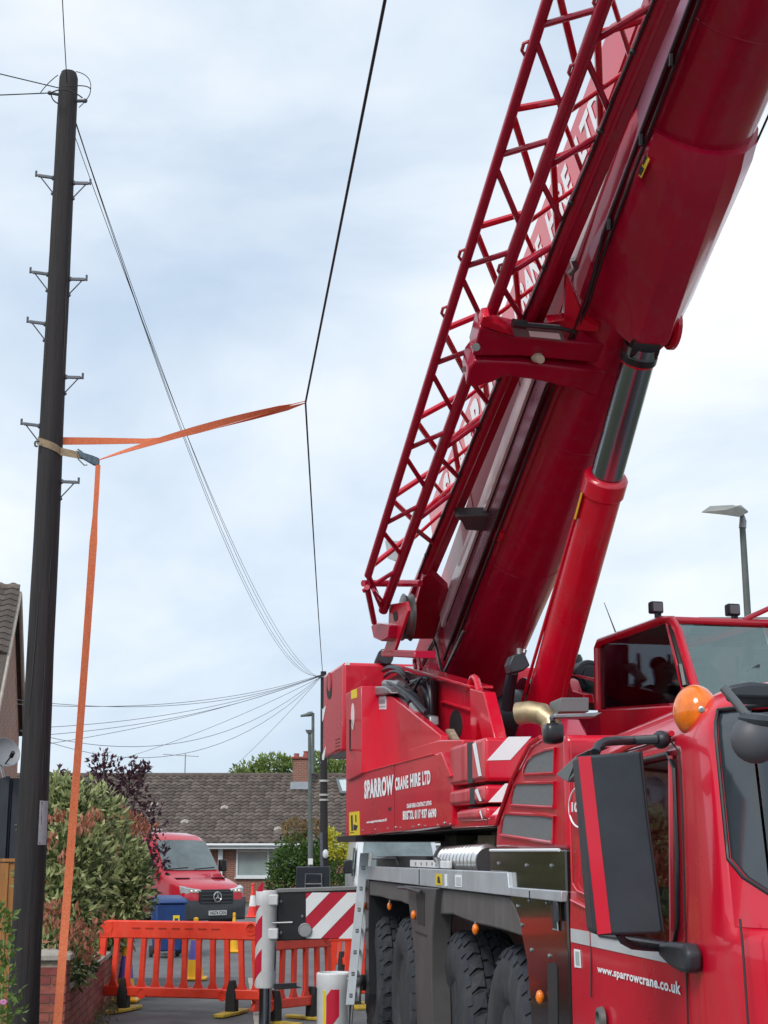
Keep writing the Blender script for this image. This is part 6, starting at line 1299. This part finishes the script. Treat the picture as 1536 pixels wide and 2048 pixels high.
# purple leaved tree
PL, PL2 = leafmat('purple leaf', (.035, .014, .022), (.10, .04, .06), .4), leafmat('bronze leaf', (.06, .02, .022), (.13, .05, .05), .4)
pb_ = at(225, 1800, 21); plum = thing('purple_tree', 'dark purple-leaved small tree rising behind the variegated shrub', 'tree', (pb_.x, 21, 0))
PB = [(205, 1545, 21, .24, .3, .30), (205, 1600, 21, .32, .4, .30), (262, 1560, 21, .20, .3, .24), (250, 1610, 21, .36, .4, .34), (300, 1640, 21.5, .24, .3, .30), (285, 1540, 21, .10, .2, .10), (130, 1560, 21, .18, .3, .10), (320, 1715, 22, .14, .3, .3), (250, 1680, 21, .45, .5, .35), (180, 1640, 21, .3, .4, .3)]
pp = []
for (x, y, d, rx, ry, rz2) in PB: pp += blob(at(x, y, d), (rx, ry, rz2), int(1500*rx*rz2+40), rnd, .9)
leafobj('foliage', pp, .085, PL, plum, asp=.5); leafobj('bronze_foliage', [q for i, q in enumerate(pp) if i % 5 == 0], .085, PL2, plum, asp=.5)
for x0, y0, x1, y1 in ((205, 1560, 210, 1500), (262, 1560, 268, 1512), (285, 1545, 298, 1528), (200, 1560, 186, 1510), (130, 1570, 118, 1532), (240, 1570, 235, 1520)):
    tips = []
    for i in range(40): t = i/40; p = at(x0+(x1-x0)*t+rnd.gauss(0, 3.5), y0+(y1-y0)*t, 21+rnd.gauss(0, .06)); tips.append((p, Vec((rnd.gauss(0, 1), 0, .6)).normalized()))
    leafobj('shoot', tips, .07, PL, plum, asp=.5)
pv = Vec((pb_.x, 21, 0)); G().tube([pv, at(232, 1700, 21)], [.07, .05], 8).build('trunk', BARK, plum); limbs(plum, at(232, 1700, 21), [at(207, 1535, 21), at(262, 1545, 21), at(300, 1640, 21.4), at(135, 1565, 21), at(285, 1545, 21)], .035, BARK)
# hedge bushes in front of the bungalow
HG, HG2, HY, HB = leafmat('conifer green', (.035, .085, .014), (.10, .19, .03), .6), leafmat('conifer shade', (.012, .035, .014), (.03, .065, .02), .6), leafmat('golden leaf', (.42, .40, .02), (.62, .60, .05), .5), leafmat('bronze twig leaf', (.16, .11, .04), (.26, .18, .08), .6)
def bush(name, label, bl_, mats, size, base_, cat='bush', dens=900):
    b = thing(name, label, cat, base_)
    ps = [[] for _ in mats]
    for (x, y, d, rx, ry, rz2, k) in bl_:
        for p, nrm in blob(at(x, y, d), (rx, ry, rz2), int(dens*rx*rz2+40), rnd, .6):
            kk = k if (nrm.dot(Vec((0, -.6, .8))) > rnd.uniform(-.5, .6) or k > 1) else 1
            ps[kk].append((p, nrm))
    for k, m in enumerate(mats):
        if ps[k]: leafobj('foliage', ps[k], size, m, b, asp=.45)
    G().tube([Vec(base_), Vec(base_)+UP*1.2], [.1, .06], 8).build('trunk', BARK, b); return b
cx = at(600, 1800, 51)
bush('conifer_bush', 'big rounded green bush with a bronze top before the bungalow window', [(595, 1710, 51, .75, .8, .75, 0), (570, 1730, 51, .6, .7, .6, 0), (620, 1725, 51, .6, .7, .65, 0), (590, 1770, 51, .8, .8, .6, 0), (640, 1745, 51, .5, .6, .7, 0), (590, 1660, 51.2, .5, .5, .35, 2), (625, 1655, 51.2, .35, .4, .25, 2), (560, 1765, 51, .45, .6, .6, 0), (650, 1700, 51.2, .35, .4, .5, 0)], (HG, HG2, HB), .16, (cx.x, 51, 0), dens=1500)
yx = at(678, 1800, 49)
bush('golden_bush', 'bright yellow-leaved bush right of the far telegraph pole', [(668, 1690, 49, .22, .3, .45, 2), (690, 1705, 49, .26, .3, .36, 2), (660, 1672, 49, .10, .2, .28, 2), (682, 1740, 49, .35, .4, .35, 0), (675, 1770, 49, .4, .4, .3, 0), (708, 1700, 49, .2, .3, .35, 2)], (HG, HG2, HY), .13, (yx.x, 49, 0), dens=2600)
# trees behind the roof
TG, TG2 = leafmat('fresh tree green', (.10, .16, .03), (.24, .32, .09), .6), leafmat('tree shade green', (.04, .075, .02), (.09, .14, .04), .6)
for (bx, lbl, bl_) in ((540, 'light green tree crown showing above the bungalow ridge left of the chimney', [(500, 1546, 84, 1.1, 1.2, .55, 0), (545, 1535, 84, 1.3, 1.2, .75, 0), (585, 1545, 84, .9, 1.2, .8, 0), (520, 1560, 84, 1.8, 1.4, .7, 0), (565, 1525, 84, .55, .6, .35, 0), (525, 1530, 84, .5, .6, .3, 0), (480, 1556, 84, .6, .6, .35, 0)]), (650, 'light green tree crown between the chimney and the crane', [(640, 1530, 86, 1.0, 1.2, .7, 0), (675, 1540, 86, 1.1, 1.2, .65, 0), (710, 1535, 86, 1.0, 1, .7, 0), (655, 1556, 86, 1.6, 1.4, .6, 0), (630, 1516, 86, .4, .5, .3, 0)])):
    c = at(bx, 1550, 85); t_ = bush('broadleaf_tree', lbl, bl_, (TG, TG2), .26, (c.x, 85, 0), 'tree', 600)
    G().tube([Vec((c.x, 85, 1.0)), Vec((c.x, 85, at(bx, 1545, 85).z))], [.3, .15], 8).build('trunk', BARK, t_)
# garden plants at the lower left, weeds at the wall foot
gp = at(5, 1990, 11.5); pl = thing('garden_plant', 'leafy garden plant with a pink flower left of the pole foot', 'plant', (gp.x, 11.5, 0))
pts = []
for (x, y, r_) in ((8, 1830, .06), (5, 1870, .08), (12, 1900, .06), (6, 1985, .10), (15, 2020, .12), (0, 2040, .14), (10, 1950, .06), (5, 1840, .07)): r_ *= 1.25; pts += blob(at(x, y, 11.5), (r_, r_, r_), int(380*r_), rnd, .9)
leafobj('foliage', pts, .07, leafmat('soft plant green', (.08, .15, .03), (.20, .30, .08), .5), pl, asp=.5)
G().tube([Vec((gp.x, 11.5, 0)), at(6, 1960, 11.5), at(8, 1830, 11.5)], [.012, .01, .004], 6).build('stem', LG, pl)
for x, y in ((8, 2004),):
    c = at(x, y, 11.3); fl2 = G()
    for k in range(9): t = 2*math.pi*k/9; fl2.ball(c+Vec((math.cos(t)*.016, -.01, math.sin(t)*.011)), .012, .008, .01, n=6, m=4)
    fl2.build('flower', mat('pink petal', (.55, .20, .42), .6), pl)
wd = thing('weeds', 'dry weeds along the foot of the brick wall', 'plant', rd(-1.3, 17, .12))
pts = []
for i in range(260): s_ = rnd.uniform(14.5, 20.0); p = rd(-1.33+abs(rnd.gauss(0, .07)), s_, .12+abs(rnd.gauss(0, .05))); pts.append((p, Vec((0, 0, 1))))
leafobj('foliage', pts, .08, leafmat('dry weed', (.13, .13, .05), (.26, .24, .12), .8), wd, asp=.3)
pts = []
for i in range(200): s_ = rnd.uniform(15, 27); p = rd(.43+abs(rnd.gauss(0, .05)), s_, .01); pts.append((p, Vec((0, 0, 1))))
vg = thing('kerb_weeds', 'thin grass tufts along the kerb behind the white outrigger jack', 'plant', rd(.45, 18, 0))
leafobj('foliage', pts, .07, MATS['dry weed'], vg, asp=.2)
# ================================================================== crane operator seated in the upper cab
hd_ = sv(1322, 1346, OV+.42); face = Vec(su(.42, -1, 0)); face.z = 0; face.normalize(); left = Vec((-face.y, face.x, 0))   # looks toward the street
person = thing('person', 'crane operator in dark clothes seated inside the upper cab', 'person', hd_-UP*.75)
def skin_body(name, joints, edges, m, parent, sub=2):
    X = XF[parent.name]; me = bpy.data.meshes.new(name); me.from_pydata([X @ Vec(p) for p, r in joints], edges, [])
    o = bpy.data.objects.new(name, me); COL.objects.link(o); o.parent = parent; XF[o.name] = X
    md = o.modifiers.new('skin', 'SKIN'); md.use_smooth_shade = True
    for i, (p, r) in enumerate(joints):
        sv_ = me.skin_vertices[0].data[i]; sv_.radius = r if isinstance(r, tuple) else (r, r)
        sv_.use_root = (i == 0)
    ms_ = o.modifiers.new('sub', 'SUBSURF'); ms_.levels = sub; ms_.render_levels = sub
    me.materials.append(m); return o
h = lambda f_, l_, u_: hd_+face*f_+left*l_+UP*u_
J = [(h(-.08, 0, -.72), (.15, .12)), (h(-.07, 0, -.52), (.14, .11)), (h(-.06, 0, -.34), (.16, .11)), (h(-.05, 0, -.24), (.10, .08)), (h(-.02, 0, -.14), .058), (h(0, 0, -.06), (.070, .082)), (h(0, 0, .03), (.082, .098)), (h(-.01, 0, .10), (.062, .078)),
     (h(-.06, .19, -.27), .068), (h(.02, .25, -.50), .050), (h(.27, .20, -.54), .038), (h(.36, .18, -.53), .034),
     (h(-.06, -.19, -.27), .068), (h(.02, -.25, -.50), .050), (h(.27, -.20, -.54), .038), (h(.36, -.18, -.53), .034),
     (h(.12, .11, -.78), .085), (h(.38, .12, -.76), .066), (h(.44, .12, -1.15), .045), (h(.54, .12, -1.2), .035),
     (h(.12, -.11, -.78), .085), (h(.38, -.12, -.76), .066), (h(.44, -.12, -1.15), .045), (h(.54, -.12, -1.2), .035)]
Eg = [(0, 1), (1, 2), (2, 3), (3, 4), (4, 5), (5, 6), (6, 7), (3, 8), (8, 9), (9, 10), (10, 11), (3, 12), (12, 13), (13, 14), (14, 15), (0, 16), (16, 17), (17, 18), (18, 19), (0, 20), (20, 21), (21, 22), (22, 23)]
SKIN = mat('skin', (.42, .24, .17), .5, var=.08); CLOTH = mat('dark work jacket', (.018, .02, .026), .85, var=.2)
skin_body('body', J, Eg, SKIN, person)
J2 = [(p, tuple(x*1.12+.006 for x in (r if isinstance(r, tuple) else (r, r)))) for p, r in J]
keep = [0, 1, 2, 3, 8, 9, 10, 12, 13, 14]; mp_ = {k: i for i, k in enumerate(keep)}
skin_body('jacket', [J2[k] for k in keep], [(mp_[a], mp_[b]) for a, b in Eg if a in mp_ and b in mp_], CLOTH, person)
keep = [0, 16, 17, 18, 20, 21, 22]; mp_ = {k: i for i, k in enumerate(keep)}
skin_body('trousers', [J2[k] for k in keep], [(mp_[a], mp_[b]) for a, b in Eg if a in mp_ and b in mp_], CLOTH, person)
fb = lambda x, y, z: left*x+face*y+UP*z
HAIR = mat('short brown hair', (.035, .024, .018), .8, var=.3)
G().ball(h(-.034, 0, .080), .083, .084, .068, fb, 18, 12).build('hair', HAIR, person, smooth=80)
for sd in (-1, 1):
    G().ball(h(.085, sd*.031, .012), .013, .009, .009, fb, 10, 6).build('eye', mat('eye white', (.6, .58, .55), .3), person)
    G().tube([h(.092, sd*.014, .034), h(.09, sd*.048, .034)], .006, 6).build('eyebrow', HAIR, person)
    G().ball(h(-.005, sd*.088, .0), .012, .022, .032, fb, 8, 6).build('ear', SKIN, person)
    for k in range(5):
        o1 = h(.37, sd*(.15+.018*k), -.525-.004*k) if k else h(.33, sd*.14, -.51); ln = (.045, .075, .08, .075, .06)[k]
        d_ = face if k else (face*.6-left*sd*.8)
        G().tube([o1, o1+d_*ln*.55+UP*.004, o1+d_*ln-UP*.022], [.010, .009, .007], 8).build('finger', SKIN, person)
G().tube([h(.088, 0, .02), h(.112, 0, -.018), h(.092, 0, -.028)], [.009, .014, .010], 8).build('nose', SKIN, person)
G().tube([h(.088, .025, -.056), h(.096, 0, -.054), h(.088, -.025, -.056)], [.004, .007, .004], 6).build('lips', mat('lip', (.36, .14, .11), .5), person)
